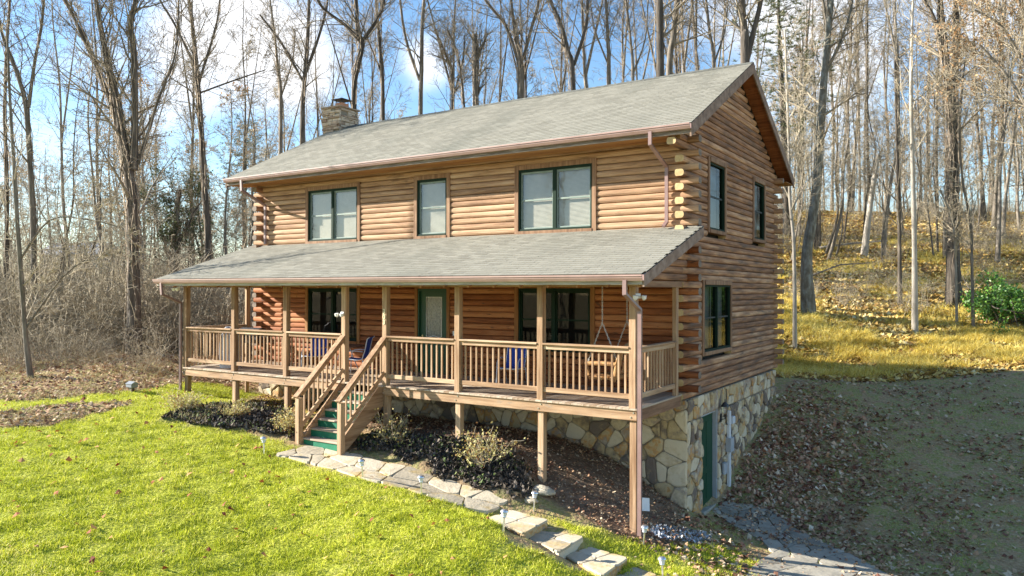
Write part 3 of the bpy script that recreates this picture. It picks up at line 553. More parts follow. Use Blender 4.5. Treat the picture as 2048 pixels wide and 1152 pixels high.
MB().box((gx0,.01,gz0),(gx1,.02,gz1)).build('pane', mat('etched_glass', [(.35,(.05,.06,.06)),(.6,(.22,.22,.20))], scale=22, rough=.15, bump=.6, bscale=40, spec=.8), dr)
MB().lathe([(.03,0),(.034,.02),(.012,.03),(.02,.06)], 10).build('door_knob', brass_m, dr, (a+.14,-.0,.98), rot=(R(90),0,0))
MB().lathe([(.026,0),(.026,.015)], 10).build('deadbolt', brass_m, dr, (a+.14,-.0,1.14), rot=(R(90),0,0))
bx('doorbell', (x1+.12,-.085,1.18),(x1+.19,-.055,1.30), white_m, H)

# ---- foundation: mortar wall and stones
fd = grp('foundation_wall'); fd['label'] = 'fieldstone basement wall of tan, orange and grey stones'
MB().box((-Lh,-.06,-3.6),(-.0,.2,-.02)).box((-.2,.2,-3.6),(.03,.93,-.02)).box((-.2,.93,-.50),(.03,2.08,-.02)).box((-.2,2.08,-3.6),(.03,D,-.02)).box((-Lh,D-.2,-3.6),(-.2,D,-.02)).box((-Lh,.2,-3.6),(-Lh+.2,D-.2,-.02)).box((-1.6,.93,-3.4),(-1.5,2.08,-.5)).build('mortar', mortar_m, fd)
def clip(poly, nx, ny, c):
    out = []
    for i in range(len(poly)):
        p, q = poly[i], poly[(i+1) % len(poly)]; a = p[0]*nx+p[1]*ny-c; b = q[0]*nx+q[1]*ny-c
        if a <= 0: out.append(p)
        if (a < 0) != (b < 0) and abs(a-b) > 1e-12: t = a/(a-b); out.append((p[0]+(q[0]-p[0])*t, p[1]+(q[1]-p[1])*t))
    return out
def voronoi(seeds, bound, gap):
    res = []; S = np.array(seeds)
    for i, s in enumerate(seeds):
        poly = list(bound); d = ((S-S[i])**2).sum(1); near = np.argsort(d)[1:18]
        for j in near:
            t = S[j]; nx, ny = t[0]-s[0], t[1]-s[1]; l = math.hypot(nx, ny); nx /= l; ny /= l
            poly = clip(poly, nx, ny, (s[0]+t[0])/2*nx+(s[1]+t[1])/2*ny-gap/2)
            if len(poly) < 3: break
        if len(poly) >= 3: res.append(poly)
    return res
def area(p): return abs(sum(p[i][0]*p[(i+1)%len(p)][1]-p[(i+1)%len(p)][0]*p[i][1] for i in range(len(p))))/2
def jitter_seeds(x0, x1, y0, y1, sx, sy, rng, j=.38):
    out = []; row = 0; y = y0+sy/2
    while y < y1:
        x = x0+(sx/2 if row % 2 else 0)+sx*.25
        while x < x1: out.append((x+rng.uniform(-j,j)*sx, y+rng.uniform(-j,j)*sy)); x += sx*rng.uniform(.75,1.3)
        y += sy*rng.uniform(.8,1.2); row += 1
    return [s for s in out if x0 < s[0] < x1 and y0 < s[1] < y1]
def subdiv_rough(poly, rng, amp):
    """cut corners so the stone outline is less regular"""
    out = []
    for i in range(len(poly)):
        p, q = poly[i], poly[(i+1)%len(poly)]; l = math.hypot(q[0]-p[0], q[1]-p[1])
        if l < .02: continue
        c = min(.25, .025/l+.05)
        out.append((p[0]+(q[0]-p[0])*c, p[1]+(q[1]-p[1])*c)); 
        if l > .14: out.append(((p[0]+q[0])/2+rng.uniform(-amp,amp), (p[1]+q[1])/2+rng.uniform(-amp,amp)))
        out.append((q[0]-(q[0]-p[0])*c, q[1]-(q[1]-p[1])*c))
    return out
def stone(poly, to3, th, bev, name, m, parent, rng, both=False):
    poly = subdiv_rough(poly, rng, .012)
    if len(poly) < 3: return None
    cx = sum(p[0] for p in poly)/len(poly); cy = sum(p[1] for p in poly)/len(poly); n = len(poly)
    sh = lambda p, k: (cx+(p[0]-cx)*k, cy+(p[1]-cy)*k)
    sz = math.sqrt(max(area(poly), 1e-4)); k = max(.6, 1-bev*2/sz)
    V = [to3(*p, 0) for p in poly]+[to3(*p, th*.6) for p in poly]+[to3(*sh(p,k), th*(1+(rng.uniform(-.12,.12) if name == 'stone' else rng.uniform(-.02,.02)))) for p in poly]+[to3(cx, cy, th*1.05)]
    F = [(i,(i+1)%n,(i+1)%n+n,i+n) for i in range(n)]+[(i+n,(i+1)%n+n,(i+1)%n+2*n,i+2*n) for i in range(n)]+[(i+2*n,(i+1)%n+2*n,3*n) for i in range(n)]
    # outward check
    a = Vector(V[2*n]); b = Vector(V[2*n+1]); c = Vector(V[3*n]); nn = (b-a).cross(c-a); o_ = Vector(to3(cx,cy,1))-Vector(to3(cx,cy,0))
    if nn.dot(o_) < 0: F = [f[::-1] for f in F]
    return obj(name, mesh(name, V, F, m), parent)
rg = random.Random(11); cnt = 0
for (x0, x1, z0, z1) in ((0-.05,.93,-2.95,-.52),(-.05,2.08,-.50,-.02),(2.08,D,-2.75,-.52),(2.08,D,-.50,-.02)):
    sd_ = jitter_seeds(x0, x1, z0, z1, .29, .27, rg, .6)
    for pl in voronoi(sd_, [(x0+.008,z0+.008),(x1-.008,z0+.008),(x1-.008,z1-.008),(x0+.008,z1-.008)], .018):
        top = max(p[1] for p in pl); cx = sum(p[0] for p in pl)/len(pl)
        if top < g1(.06, cx)-.05 or area(pl) < .006: continue
        stone(pl, lambda a, b, t: (.03+t, a, b), rg.uniform(.02,.08), .028, 'stone', stone_m, fd, rg); cnt += 1
sd_ = jitter_seeds(-Lh, .03, -2.8, -.02, .36, .30, rg, .6)
far_st = MB()
pls = sorted(voronoi(sd_, [(-Lh+.008,-2.8),(.06,-2.8),(.06,-.03),(-Lh+.008,-.03)], .018), key=lambda q: -sum(p[0] for p in q)/len(q))
for pl in pls:
    top = max(p[1] for p in pl); cx = sum(p[0] for p in pl)/len(pl)
    if top < g1(cx, -.1)-.03 or area(pl) < .008: continue
    o = stone(pl, lambda a, b, t: (a, -.06-t, b), rg.uniform(.02,.075), .028, 'stone', stone_m, fd, rg)
    if o is None: continue
    cnt += 1
    if cnt > 298: m_ = o.data; far_st.add([v.co for v in m_.vertices], [tuple(q.vertices) for q in m_.polygons]); bpy.data.objects.remove(o)
if far_st.V:
    o = far_st.build('stones', mat('fieldstone_far', [(.12,(.18,.14,.11)),(.28,(.44,.33,.18)),(.40,(.52,.40,.23)),(.50,(.50,.27,.085)),(.60,(.33,.27,.22)),(.72,(.55,.44,.28)),(.88,(.64,.54,.38))], scale=5, rough=.85, bump=.6, bscale=22, island=1.0, bdist=.02), fd); o['kind'] = 'stuff'
# ---- basement door
bd = bpy.data.objects.new('door', None); link(bd, H); bd['label'] = 'green basement door in the stone side wall'
MB().box((-.14,.93,-2.72),(-.0,.98,-.50)).box((-.14,2.03,-2.72),(.045,2.08,-.50)).box((-.14,.98,-.55),(.0,2.03,-.50)).build('door_frame', grey_m, bd)
mb = MB().box((-.11,.98,-2.70),(-.06,2.03,-.55))
for (p, q, r_, s_) in ((1.08,1.45,-2.55,-1.95),(1.56,1.93,-2.55,-1.95),(1.08,1.45,-1.8,-.72),(1.56,1.93,-1.8,-.72)): mb.box((-.06,p,r_),(-.052,q,s_))
mb.build('leaf', gdoor_m, bd)
MB().lathe([(.03,0),(.034,.02),(.012,.03),(.03,.05),(.02,.07)], 10).build('door_knob', brass_m, bd, (-.06,1.14,-1.72), rot=(0,R(90),0))
MB().lathe([(.03,0),(.03,.02)], 10).build('deadbolt', brass_m, bd, (-.06,1.14,-1.5), rot=(0,R(90),0))
MB().box((-.1,.9,-2.85),(.12,2.0,-2.71),0,.02).build('threshold', flag_g, bd)
# wall lantern, conduit, meter, hose
ln = bpy.data.objects.new('wall_lantern', None); link(ln, H); p = on(1450, 818, 0, .18)
MB().lathe([(.02,-.16),(.055,-.12),(.085,.06),(.02,.07)], 8).build('lantern_glass', glass('lantern_glass', (.8,.8,.75), .2), ln, (p[0],p[1],p[2]))
MB().lathe([(.10,.06),(.085,.10),(.04,.16),(.012,.18),(.012,.24)], 8).build('lantern_roof', black_m, ln, (p[0],p[1],p[2]))
MB().tube([(0,0,-.15),(0,0,-.24),(-.09,0,-.26)], .014, 6).build('bracket', black_m, ln, (p[0],p[1],p[2]))
MB().box((-.12,-.05,-.32),(-.085,.05,-.12)).build('back_plate', black_m, ln, (p[0],p[1],p[2]))
MB().lathe([(.06,-.165),(.02,-.19)], 8).build('lantern_cage', black_m, ln, (p[0],p[1],p[2]))
q0 = on(1456, 830, 0, .1); bx('conduit', (.075, q0[1]-.05, -2.75), (.17, q0[1]+.05, -.62), pvc_m, H, .02)
bx('utility_box', (.075, q0[1]-.14, -1.62), (.22, q0[1]+.13, -1.28), grey_m, H, .01)
bx('utility_box', (.075, q0[1]+.22, -.98), (.16, q0[1]+.42, -.80), pvc_m, H, .01)
bx('utility_box', (.075, q0[1]-.44, -2.12), (.16, q0[1]-.22, -1.85), grey_m, H, .03)
MB().tube([(.1,q0[1]+.20,-.85),(.1,q0[1]+.20,-2.5)], .018, 6).build('pipe', pvc_m, H)
MB().tube([(.1,q0[1]-.15+.02*math.sin(i*.9),-.05-.11*i) if i < 9 else (.1,q0[1]+.24+.1*math.sin((i-9)*.5),-.05-.11*i) for i in range(18)], .012, 5).build('cable', black_m, H)

# ---- roofs
def slope_pt(x, s, prof, n):   # prof: (y0,z0,dy,dz) unit along slope
    return (x, prof[0]+prof[2]*s+(-prof[3])*n, prof[1]+prof[3]*s+prof[2]*n)
tabs_all = []
def roof_tabs(x0, x1, y0, z0, y1, z1, rng, expo=.142, tw=.305):
    ln_ = math.hypot(y1-y0, z1-z0); pr = (y0, z0, (y1-y0)/ln_, (z1-z0)/ln_); nr = int(ln_/expo); out = []
    e = ln_/nr
    for r in range(nr):
        x = x0-(tw/2 if r % 2 else 0)-rng.uniform(0,.05)
        while x < x1:
            a, b = max(x+.003, x0), min(x+tw-.003, x1)
            if b-a > .04:
                j = rng.uniform(0,.004); s0 = r*e-.004+rng.uniform(-.004,.004); s1 = (r+1)*e+.012
                P = lambda xx, s, n: slope_pt(xx, s, pr, n)
                out.append([P(a,s0,.002),P(b,s0,.002),P(b,s0,.014+j),P(a,s0,.014+j),P(b,s1,.004),P(a,s1,.004)])
            x += tw
    return out
TF = [(0,1,2,3),(3,2,4,5),(0,3,5),(1,4,2)]
def put_roof(name, label, slopes, decks, n_parts):
    g = grp(name); g['label'] = label; tabs = []
    for s in slopes: tabs += roof_tabs(*s)
    cen = np.array([np.mean(t, axis=0) for t in tabs]); o = np.argsort(((cen-CAM)**2).sum(1)); mb = MB()
    for i in o[:n_parts]: obj('shingle', mesh('shingle', tabs[i], TF, shingle_m), g)
    for i in o[n_parts:]: mb.add(tabs[i], TF)
    t = mb.build('shingles', shingle_m, g); t['kind'] = 'stuff'
    return g
mr_ = put_roof('roof', 'main gable roof of grey green asphalt shingles', [(-14.74,.42,-.86,5.875,3.86,8.319,rg),(-14.74,.42,8.58,5.875,3.86,8.319,rg)], None, 150)
pr_ = put_roof('roof', 'lower porch roof of grey green asphalt shingles', [(-14.56,.41,-3.33,2.683,-.03,3.79,rg)], None, 150)
def prism(name, pts_yz, x0, x1, m, parent):
    n = len(pts_yz); V = [(x, y, z) for x in (x0, x1) for (y, z) in pts_yz]
    return obj(name, mesh(name, V, [tuple(range(n)), tuple(range(2*n-1,n-1,-1))]+[((i+1)%n,i,i+n,(i+1)%n+n) for i in range(n)], m), parent)
prism('roof_deck', [(-.82,5.862),(3.86,8.296),(8.54,5.862),(8.54,5.76),(3.86,8.19),(-.82,5.76)], -14.70, .385, felt_m, mr_)
prism('roof_deck', [(-3.28,2.67),(-.05,3.755),(-.05,3.66),(-3.28,2.575)], -14.52, .37, soffit_m, pr_)
# ridge cap pieces
mb = MB(); x = -14.74
while x < .42:
    x2 = min(x+.30, .43); hh = .010+.008*(x*7 % 1)
    mb.add([(x,3.70,8.245+hh),(x2,3.70,8.243),(x2,3.86,8.332),(x,3.86,8.334+hh),(x2,4.02,8.243),(x,4.02,8.245+hh)], [(0,1,2,3),(3,2,4,5)]); x += .14
t = mb.build('ridge_cap', mat('ridge_shingle_dark', [(.3,(.10,.10,.085)),(.7,(.17,.17,.14))], scale=30, rough=.95, island=.4), mr_); t['kind'] = 'stuff'
# rakes, fascias, soffits
def rake(x, y0, z0, y1, z1, w, parent, m=rake_m, t=.035):
    V = [(xx, yy, zz) for xx in (x-t/2, x+t/2) for (yy, zz) in ((y0,z0),(y1,z1),(y1,z1-w),(y0,z0-w))]
    return obj('rake_board', mesh('rake_board', V, [(0,1,2,3),(7,6,5,4),(0,4,5,1),(1,5,6,2),(2,6,7,3),(3,7,4,0)], m), parent)
for xx in (.405, -14.725):
    rake(xx, -.86, 5.862, 3.86, 8.306, .27, mr_); rake(xx, 8.58, 5.862, 3.86, 8.306, .27, mr_)
rake(.395, -3.31, 2.672, -.02, 3.775, .22, pr_); rake(-14.545, -3.31, 2.672, -.02, 3.775, .22, pr_)
# gable overhang soffit boards
for xx0, xx1 in ((.0,.385),(-14.70,-Lh)):
    prism('soffit', [(-.82,5.75),(3.86,8.18),(8.54,5.75),(8.54,5.73),(3.86,8.16),(-.82,5.73)], xx0, xx1, log_porch, mr_)
bx('fascia', (-14.70,-.855,5.66),(.385,-.825,5.85), fascia_m, mr_); bx('fascia', (-14.70,8.545,5.66),(.385,8.575,5.85), fascia_m, mr_)
for k in range(3): bx('soffit_board', (-14.70,-.82+k*.255,5.67+.008*k),(-.02,-.575+k*.255,5.69+.008*k), soffit_m, mr_, .004)
MB().box((-14.7,D+.02,5.67),(.38,8.54,5.69)).build('soffit', soffit_m, mr_)
bx('fascia', (-14.52,-3.31,2.49),(.37,-3.28,2.665), wood('fascia_grey', (.22,.20,.17), (.42,.40,.36), (.60,.58,.54), (.25,3,3), rand=.1), pr_)
# porch rafters and beam, gable infill
rf_n = 0
for k in range(24):
    xr = -14.45+k*.64
    prism('rafter', [(-3.27,2.57),(-.06,3.65),(-.06,3.52),(-3.27,2.44)], xr, xr+.045, soffit_m, pr_)
bm = bx('porch_beam', (-Lh-.07,-2.70,2.46),(.03,-2.56,2.66), dk_x, H); bm['label'] = 'long beam carrying the porch roof'
bx('porch_beam', (-.09,-2.56,2.45),(.03,-.30,2.58), trim_y, H); bx('porch_beam', (-Lh-.07,-2.56,2.45),(-Lh+.05,-.30,2.58), trim_y, H)
for xs, inn in ((-.0, -1), (-Lh-.0, 1)):
    g = bpy.data.objects.new('gable_infill', None); link(g, H)
    for k in range(17, 24):
        z = zc(k); ys = max(-2.55, (z+C/2-2.44)/.336-3.27)
        if z < 2.58 or ys > -.35: continue
        V, F, I = logmesh(ys, -.02 if k % 2 else -.31, 1, z, inn, None, thick=.1); V = [(v[0]+xs, v[1], v[2]) for v in V]
        obj('log', mesh('log', V, F, [log_side, log_end], I), g)
# gutters
def gutter(x0, x1, y, z, parent, sag=0):
    pr = [(0,0),(0,-.115),(-.07,-.115),(-.105,-.06),(-.105,-.035),(-.125,-.03),(-.125,0),(-.112,0),(-.112,-.02),(-.095,-.03),(-.09,-.06),(-.062,-.102),(-.012,-.102),(-.012,0)]
    n = len(pr); V = [(x, y+a, z+b) for x in (x0, x1) for (a, b) in pr]
    o = obj('gutter', mesh('gutter', V, [tuple(range(n)), tuple(range(2*n-1,n-1,-1))]+[((i+1)%n,i,i+n,(i+1)%n+n) for i in range(n)], gutter_m), parent); return o
gutter(-14.74, .42, -.857, 5.862, H); gutter(-14.56, .41, -3.312, 2.672, H)
def spout(pts, w=.075, d=.055):
    mb = MB()
    for p, q in zip(pts[:-1], pts[1:]):
        dv = (Vector(q)-Vector(p)).normalized(); mb.bar(Vector(p)-dv*.012, Vector(q)+dv*.012, w, d, up=(0,1,0) if abs(dv.z) > .4 else (0,0,1))
    return mb.build('downspout', spout_m, H)
spout([(-.46,-.93,5.76),(-.46,-.93,5.50),(-.40,-.13,5.12),(-.40,-.13,3.90),(-.42,-.26,3.80)])
spout([(-13.90,-.93,5.76),(-13.88,-.93,5.45),(-13.76,-.13,5.05),(-13.76,-.13,3.84)])
spout([(.06,-3.38,2.56),(.06,-3.38,2.32),(.10,-2.78,2.02),(.10,-2.78,g1(0,-2.78)+.05)])
spout([(-14.22,-3.38,2.56),(-14.18,-3.38,2.25),(-14.26,-2.74,2.0),(-14.26,-2.74,-.55)])

# ---- chimney
ch = grp('chimney'); cx0, cx1, cy0, cy1 = -15.0, -14.13, 3.42, 4.42; ct = 8.98
MB().box((cx0+.04,cy0+.04,-1.0),(cx1-.04,cy1-.04,ct-.02)).build('core', mortar_m, ch)
zz = 7.35; rc = random.Random(5)
while zz < ct-.02:
    hh = rc.uniform(.06,.13); hh = min(hh, ct-zz)
    for face in range(4):
        lo, hi = ((cx0,cx1) if face in (0,2) else (cy0+.10,cy1-.10)); a = lo
        while a < hi-.03:
            b = min(hi, a+rc.uniform(.13,.40)); 
            if hi-b < .08: b = hi
            o_ = rc.uniform(-.045,.045); A = {0:((a+.005,cy0-o_,zz+.005),(b-.005,cy0+.10,zz+hh-.004)), 2:((a+.005,cy1-.10,zz+.005),(b-.005,cy1+o_,zz+hh-.004)), 1:((cx1-.10,a+.005,zz+.005),(cx1+o_,b-.005,zz+hh-.004)), 3:((cx0-o_,a+.005,zz+.005),(cx0+.10,b-.005,zz+hh-.004))}[face]
            if zz > 7.6: MB().box(*A, 0, .012).build('stone', chim_m, ch)
            a = b
    zz += hh
MB().box((cx0-.04,cy0-.04,ct),(cx1+.04,cy1+.04,ct+.045),0,.01).build('crown_slab', chim_m, ch)
fx, fy = -14.42, 3.85
MB().box((fx-.17,fy-.17,ct+.045),(fx+.17,fy+.17,ct+.21),0,.01).build('flue', clay_m, ch)
mb = MB()
for sx in (-1,1):
    for sy in (-1,1): mb.box((fx+sx*.15-.01,fy+sy*.15-.01,ct+.21),(fx+sx*.15+.01,fy+sy*.15+.01,ct+.33))
mb.add([(fx-.30,fy-.30,ct+.33),(fx+.30,fy-.30,ct+.33),(fx+.30,fy+.30,ct+.33),(fx-.30,fy+.30,ct+.33),(fx-.05,fy-.05,ct+.42),(fx+.05,fy-.05,ct+.42),(fx+.05,fy+.05,ct+.42),(fx-.05,fy+.05,ct+.42)], [(0,3,2,1),(4,5,6,7),(0,1,5,4),(1,2,6,5),(2,3,7,6),(3,0,4,7)]); mb.build('cap', black_m, ch)

# ---- porch deck
Pd, zd = 2.705, .137
dkg = grp('deck'); dkg['label'] = 'raised wooden porch floor'
x = -Lh-.06; k = 0
while x < .0:
    w = .139; mb = MB().box((x+.003,-Pd-.035,zd-.036),(min(x+w,.02)-.003,-.09,zd-rg.uniform(0,.003)),0,.004); mb.build('deck_board', dk_floor, dkg); x += w; k += 1
bx('rim_joist', (-Lh-.05,-Pd+.0,-.10),(.0,-Pd+.045,zd-.037), dk_x, dkg); 
bx('rim_joist', (-.045,-Pd+.045,-.12),(.0,-.32,zd-.037), trim_y, dkg); bx('rim_joist', (-Lh-.05,-Pd+.045,-.10),(-Lh-.005,-.08,zd-.037), dk_y, dkg)
for k in range(1, 35): 
    xx = -Lh+.406*k
    if xx < -.1: bx('joist', (xx,-Pd+.046,-.09),(xx+.038,-.13,zd-.038), dk_y, dkg, 0)
posts = [-14.11,-11.945,-9.84,-7.73,-6.39,-4.26,-2.137,-.088]
POST = []
for i, px_ in enumerate(posts):
    pp = bpy.data.objects.new('porch_post', None); link(pp, H); POST.append(pp)
    bx('upper_post', (px_-.07,-Pd-.0,zd+.001),(px_+.07,-Pd+.14,2.46), dk_z, pp, .008)
    zb = g1(px_,-2.64)-.15
    bx('lower_post', (px_-.07,-Pd+.047,zb),(px_+.07,-Pd+.187,-.101 if i not in (3,4) else -.101), dk_z, pp, .008)
    for dz in (-.04,.05): MB().lathe([(.018,0),(.014,.012)], 6).build('bolt', steel_m, pp, (px_+.03*(1 if dz > 0 else -1),-Pd,dz), rot=(R(90),0,0))
for px_ in (-.06, -Lh+.03):
    pp = bpy.data.objects.new('porch_post', None); link(pp, H); bx('upper_post', (px_-.02,-.62,zd+.001),(px_+.07,-.48,2.45), dk_z, pp, .006)
    bx('lower_post', (px_-.02,-.62,g1(px_,-.5)-.15),(px_+.05,-.50,-.12), dk_z, pp, .006) if px_ < -1 else None
# railings
def railing(p, q, n, lab=None):
    """level rail between two posts; p,q = ends (x,y)"""
    g = bpy.data.objects.new('railing', None); link(g, H); p = Vector((*p,0)); q = Vector((*q,0)); d = (q-p); l = d.length; d.normalize(); alx = abs(d.x) > .5; m = dk_x if alx else dk_y
    def lev(nm, z0, z1, w):
        a, b = p.copy(), q.copy(); s = Vector((-d.y, d.x, 0))*w/2
        bx(nm, (a.x-abs(s.x), a.y-abs(s.y), z0), (b.x+abs(s.x), b.y+abs(s.y), z1), m, g)
    lev('cap_rail', 1.268, 1.306, .14); lev('top_rail', 1.175, 1.267, .04); lev('bottom_rail', .30, .40, .04)
    me = None
    for i in range(n):
        t = (i+.75)/(n+.5); c = p+d*l*t
        if me is None:
            mb = MB().box((-.018,-.018,.36),(.018,.018,1.25),0,.003); me = mesh('baluster', mb.V, mb.F, dk_z)
        off = Vector((-d.y, d.x, 0))*(-.039 if alx else .039)
        if alx: off = Vector((0,-.039,0))*-1
        obj('baluster', me, g, (c.x+off.x*1, c.y+off.y, 0))
    return g
ry = -Pd+.05
for i in (0,1,2,4,5,6): railing((posts[i]+.072, ry), (posts[i+1]-.072, ry), 13 if i != 6 else 13)
railing((-.03,-Pd+.16), (-.03,-.63), 12); railing((-Lh-.01,-Pd+.16), (-Lh-.01,-.63), 12)
# ---- stairs
tread_m = wood('tread_weathered', (.32,.24,.17), (.47,.38,.29), (.58,.49,.39), GX, rand=.3)
st = grp('stairs'); st['label'] = 'wooden porch stairs with dark green risers'
sx0, sx1 = -7.66, -6.46; nR = 7; zb = -1.20; rh = (zd-zb)/nR; run = .218; yb = -Pd-.03-run*(nR-1)
for k in range(nR):
    z0 = zb+k*rh; y0 = yb+k*run
    bx('riser', (sx0+.002,y0+.03,z0),(sx1-.002,y0+.05,z0+rh-.04), griser_m, st, 0)
    if k < nR-1: bx('tread', (sx0+.002,y0,z0+rh-.04),(sx1-.002,y0+run+.028,z0+rh), tread_m, st)
def stringer(x0, x1):
    V = [(x, y, z) for x in (x0, x1) for (y, z) in ((yb+.0,zb-.1),(-Pd-.001,-.14-.22),(-Pd-.001,zd-.04),(-Pd-.16,zd-.02),(yb-.04,zb+.22),(yb-.04,zb-.1))]
    return obj('stringer', mesh('stringer', V, [tuple(range(6)), tuple(range(11,5,-1))]+[((i+1)%6,i,i+6,(i+1)%6+6) for i in range(6)], dk_y), st)
stringer(sx0-.04, sx0); stringer(sx1, sx1+.04)
yn = yb-.05
for xs in (-7.73, -6.39):
    bx('newel_post', (xs-.065,yn-.06,zb-.15),(xs+.065,yn+.07,-.10), dk_z, st, .01)
    a = (xs, yn-.10, -.07); b = (xs, -Pd-.002, 1.26)
    MB().bar(a, b, .15, .04).build('handrail', dk_y, st)
    sl = (b[2]-a[2])/(b[1]-a[1])
    MB().bar((xs,yn+.07,a[2]+sl*.17-.10),(xs,-Pd-.002,b[2]-.10),.045,.10).build('rail_board', dk_y, st)
    MB().bar((xs,yn+.07,a[2]+sl*.17-.82),(xs,-Pd-.002,b[2]-.82),.045,.10).build('rail_board', dk_y, st)
    for i in range(9):
        t = (i+.8)/9.4; yy = yn+.07+(-Pd-yn-.07)*t; zt = a[2]+sl*(yy-a[1])
        V = [(xs+dx, yy+dy, zt+dz+sl*dy) for dz in (-.93,-.07) for dx, dy in ((-.055,-.018),(-.022,-.018),(-.022,.018),(-.055,.018))]
        V = [(v[0]+.016+.0, v[1], v[2]) for v in V]
        V = [(2*xs-v[0] if xs < -7 else v[0], v[1], v[2]) for v in V] if 0 else V
        obj('baluster', mesh('baluster', V, [(3,2,1,0),(4,5,6,7)]+[(i_,(i_+1)%4,(i_+1)%4+4,i_+4) for i_ in range(4)], dk_z), st)
# thin inner handrail on the left stringer
MB().bar((sx0+.05,yb+.02,zb+.25),(sx0+.05,-Pd-.1,zd+.10),.03,.03).build('guide_rail', dk_y, st)
# ---- house number
cu = bpy.data.curves.new('num', 'FONT'); cu.body = '3\n0\n3'; cu.size = .155; cu.extrude = .006; cu.align_x = 'CENTER'; cu.space_line = .82; cu.offset = .001
to = bpy.data.objects.new('num', cu); link(to); dg = bpy.context.evaluated_depsgraph_get(); nm = bpy.data.meshes.new_from_object(to.evaluated_get(dg)); bpy.data.objects.remove(to)
nm.materials.clear(); nm.materials.append(mat('cream_numeral', [(.3,(.75,.68,.42)),(.7,(.8,.74,.5))], rough=.5, bump=0))
o = obj('house_number', nm, POST[4], (posts[4]-.0,-Pd-.008,1.83), (R(90),0,0)); o['label'] = 'white numerals 303 one above the other'
# security lights
def floodlight(x, y, z, ang):
    g = bpy.data.objects.new('floodlight', None); link(g, H); g.location = (x,y,z); g.rotation_euler = (0,0,ang)
    MB().box((-.05,.0,-.05),(.05,.03,.05),0,.01).build('base', white_m, g)
    for s in (-1,1): MB().tube([(0,-.01,0),(s*.05,-.05,-.01)], .012, 6).lathe([(.02,0),(.045,.03),(.05,.09)], 10, (s*.085,-.10,-.06)).build('lamp_head', white_m, g, rot=(R(12),0,0))
floodlight(posts[3]-.02,-Pd-.02,1.80,0); floodlight(-.0+.02,-Pd+.03,2.28,R(40)); floodlight(-13.98,-3.0,2.42,0)

# ================================================================ PATHS
def strip_path(pa, pb, label, m1, dz, ns_, nt_, seed):
    """flagstones laid between two edge lines pa, pb (photo pixels dropped onto the terrain)"""
    A = np.array([ground(*q)[:2] for q in pa]); B = np.array([ground(*q)[:2] for q in pb]); r_ = random.Random(seed)
    S = empty('path', (A[0][0], A[0][1], g1(*A[0]))); tag(S, label, kind='structure'); base = np.array(S.location); n = len(A)-1
    def mp(a, b):
        a = min(max(a, 0), n-1e-6); i = int(a); f = a-i; p = A[i]*(1-f)+A[i+1]*f; q = B[i]*(1-f)+B[i+1]*f; e = .05*math.sin(a*9+seed) if .02 < b < .98 else .06*math.sin(a*14+seed*3)
        p = p+(q-p)*b; return p[0]+e*.5, p[1]+e
    dx = n/ns_; sd_ = jitter_seeds(0, n, 0, 1, dx, 1/nt_, r_)
    for c in voronoi(sd_, [(0,0),(n,0),(n,1),(0,1)], .009):
        if area(c) < .012*n/ns_: continue
        w = [mp(*q) for q in c]; zt = [g1(*q) for q in w]; M_ = np.c_[np.ones(len(w)), np.array(w)]; co = np.linalg.lstsq(M_, np.array(zt), rcond=None)[0]
        stone(w, lambda a, b, t, co=co: (a-base[0], b-base[1], co[0]+co[1]*a+co[2]*b+dz-.09+t-base[2]), .09+r_.uniform(0,.008), .012, 'flagstone', m1, S, r_)
    return S
strip_path([(546,910),(640,934),(730,961),(850,991),(968,1030)], [(612,893),(692,904),(790,932),(905,965),(1018,1000)], 'flagstone walk curving from the porch stairs along the mulch bed', flag_m, .03, 10, 2.2, 3)
strip_path([(1425,1022),(1480,1058),(1555,1105),(1510,1128),(1490,1165)], [(1455,1003),(1535,1016),(1612,1066),(1700,1112),(1810,1165)], 'grey flagstone walk leading from the basement door down the slope', flag_g, .03, 9, 3, 4)
# slab steps
def slab(px4, z, label, th=.15):
    P = [on(u, v, 2, z) for u, v in px4]; c = np.mean(P, axis=0); S = empty('stone_step', (c[0], c[1], z-th)); tag(S, label, 'step', 'stone steps down the lawn')
    q = [(p[0]-c[0], p[1]-c[1]) for p in P]; r_ = random.Random(int(abs(z)*1000))
    V = [(a, b, zz) for zz in (-.25, th-.035) for (a, b) in q]
    obj('riser_base', mesh('riser_base', V, [(3,2,1,0),(4,5,6,7)]+[(i,(i+1)%4,(i+1)%4+4,i+4) for i in range(4)], stone_m), S)
    xs = [p[0] for p in q]; ys = [p[1] for p in q]; sd_ = [(sum(p[0]*w for p, w in zip(q, ww)), sum(p[1]*w for p, w in zip(q, ww))) for ww in ((.6,.1,.1,.2),(.1,.55,.25,.1),(.2,.1,.1,.6),(.1,.25,.6,.05))]
    big = [((a*1.04), (b*1.04)) for a, b in q]
    ar = sum(big[i][0]*big[(i+1)%4][1]-big[(i+1)%4][0]*big[i][1] for i in range(4)); big = big if ar > 0 else big[::-1]
    for cpoly in voronoi(sd_, big, .012): stone(cpoly, lambda a, b, t: (a, b, th-.034+t), .036, .008, 'flagstone', flag_m, S, r_)
    return S
for q_, z_, l_ in STEPS: slab(q_, z_, l_)

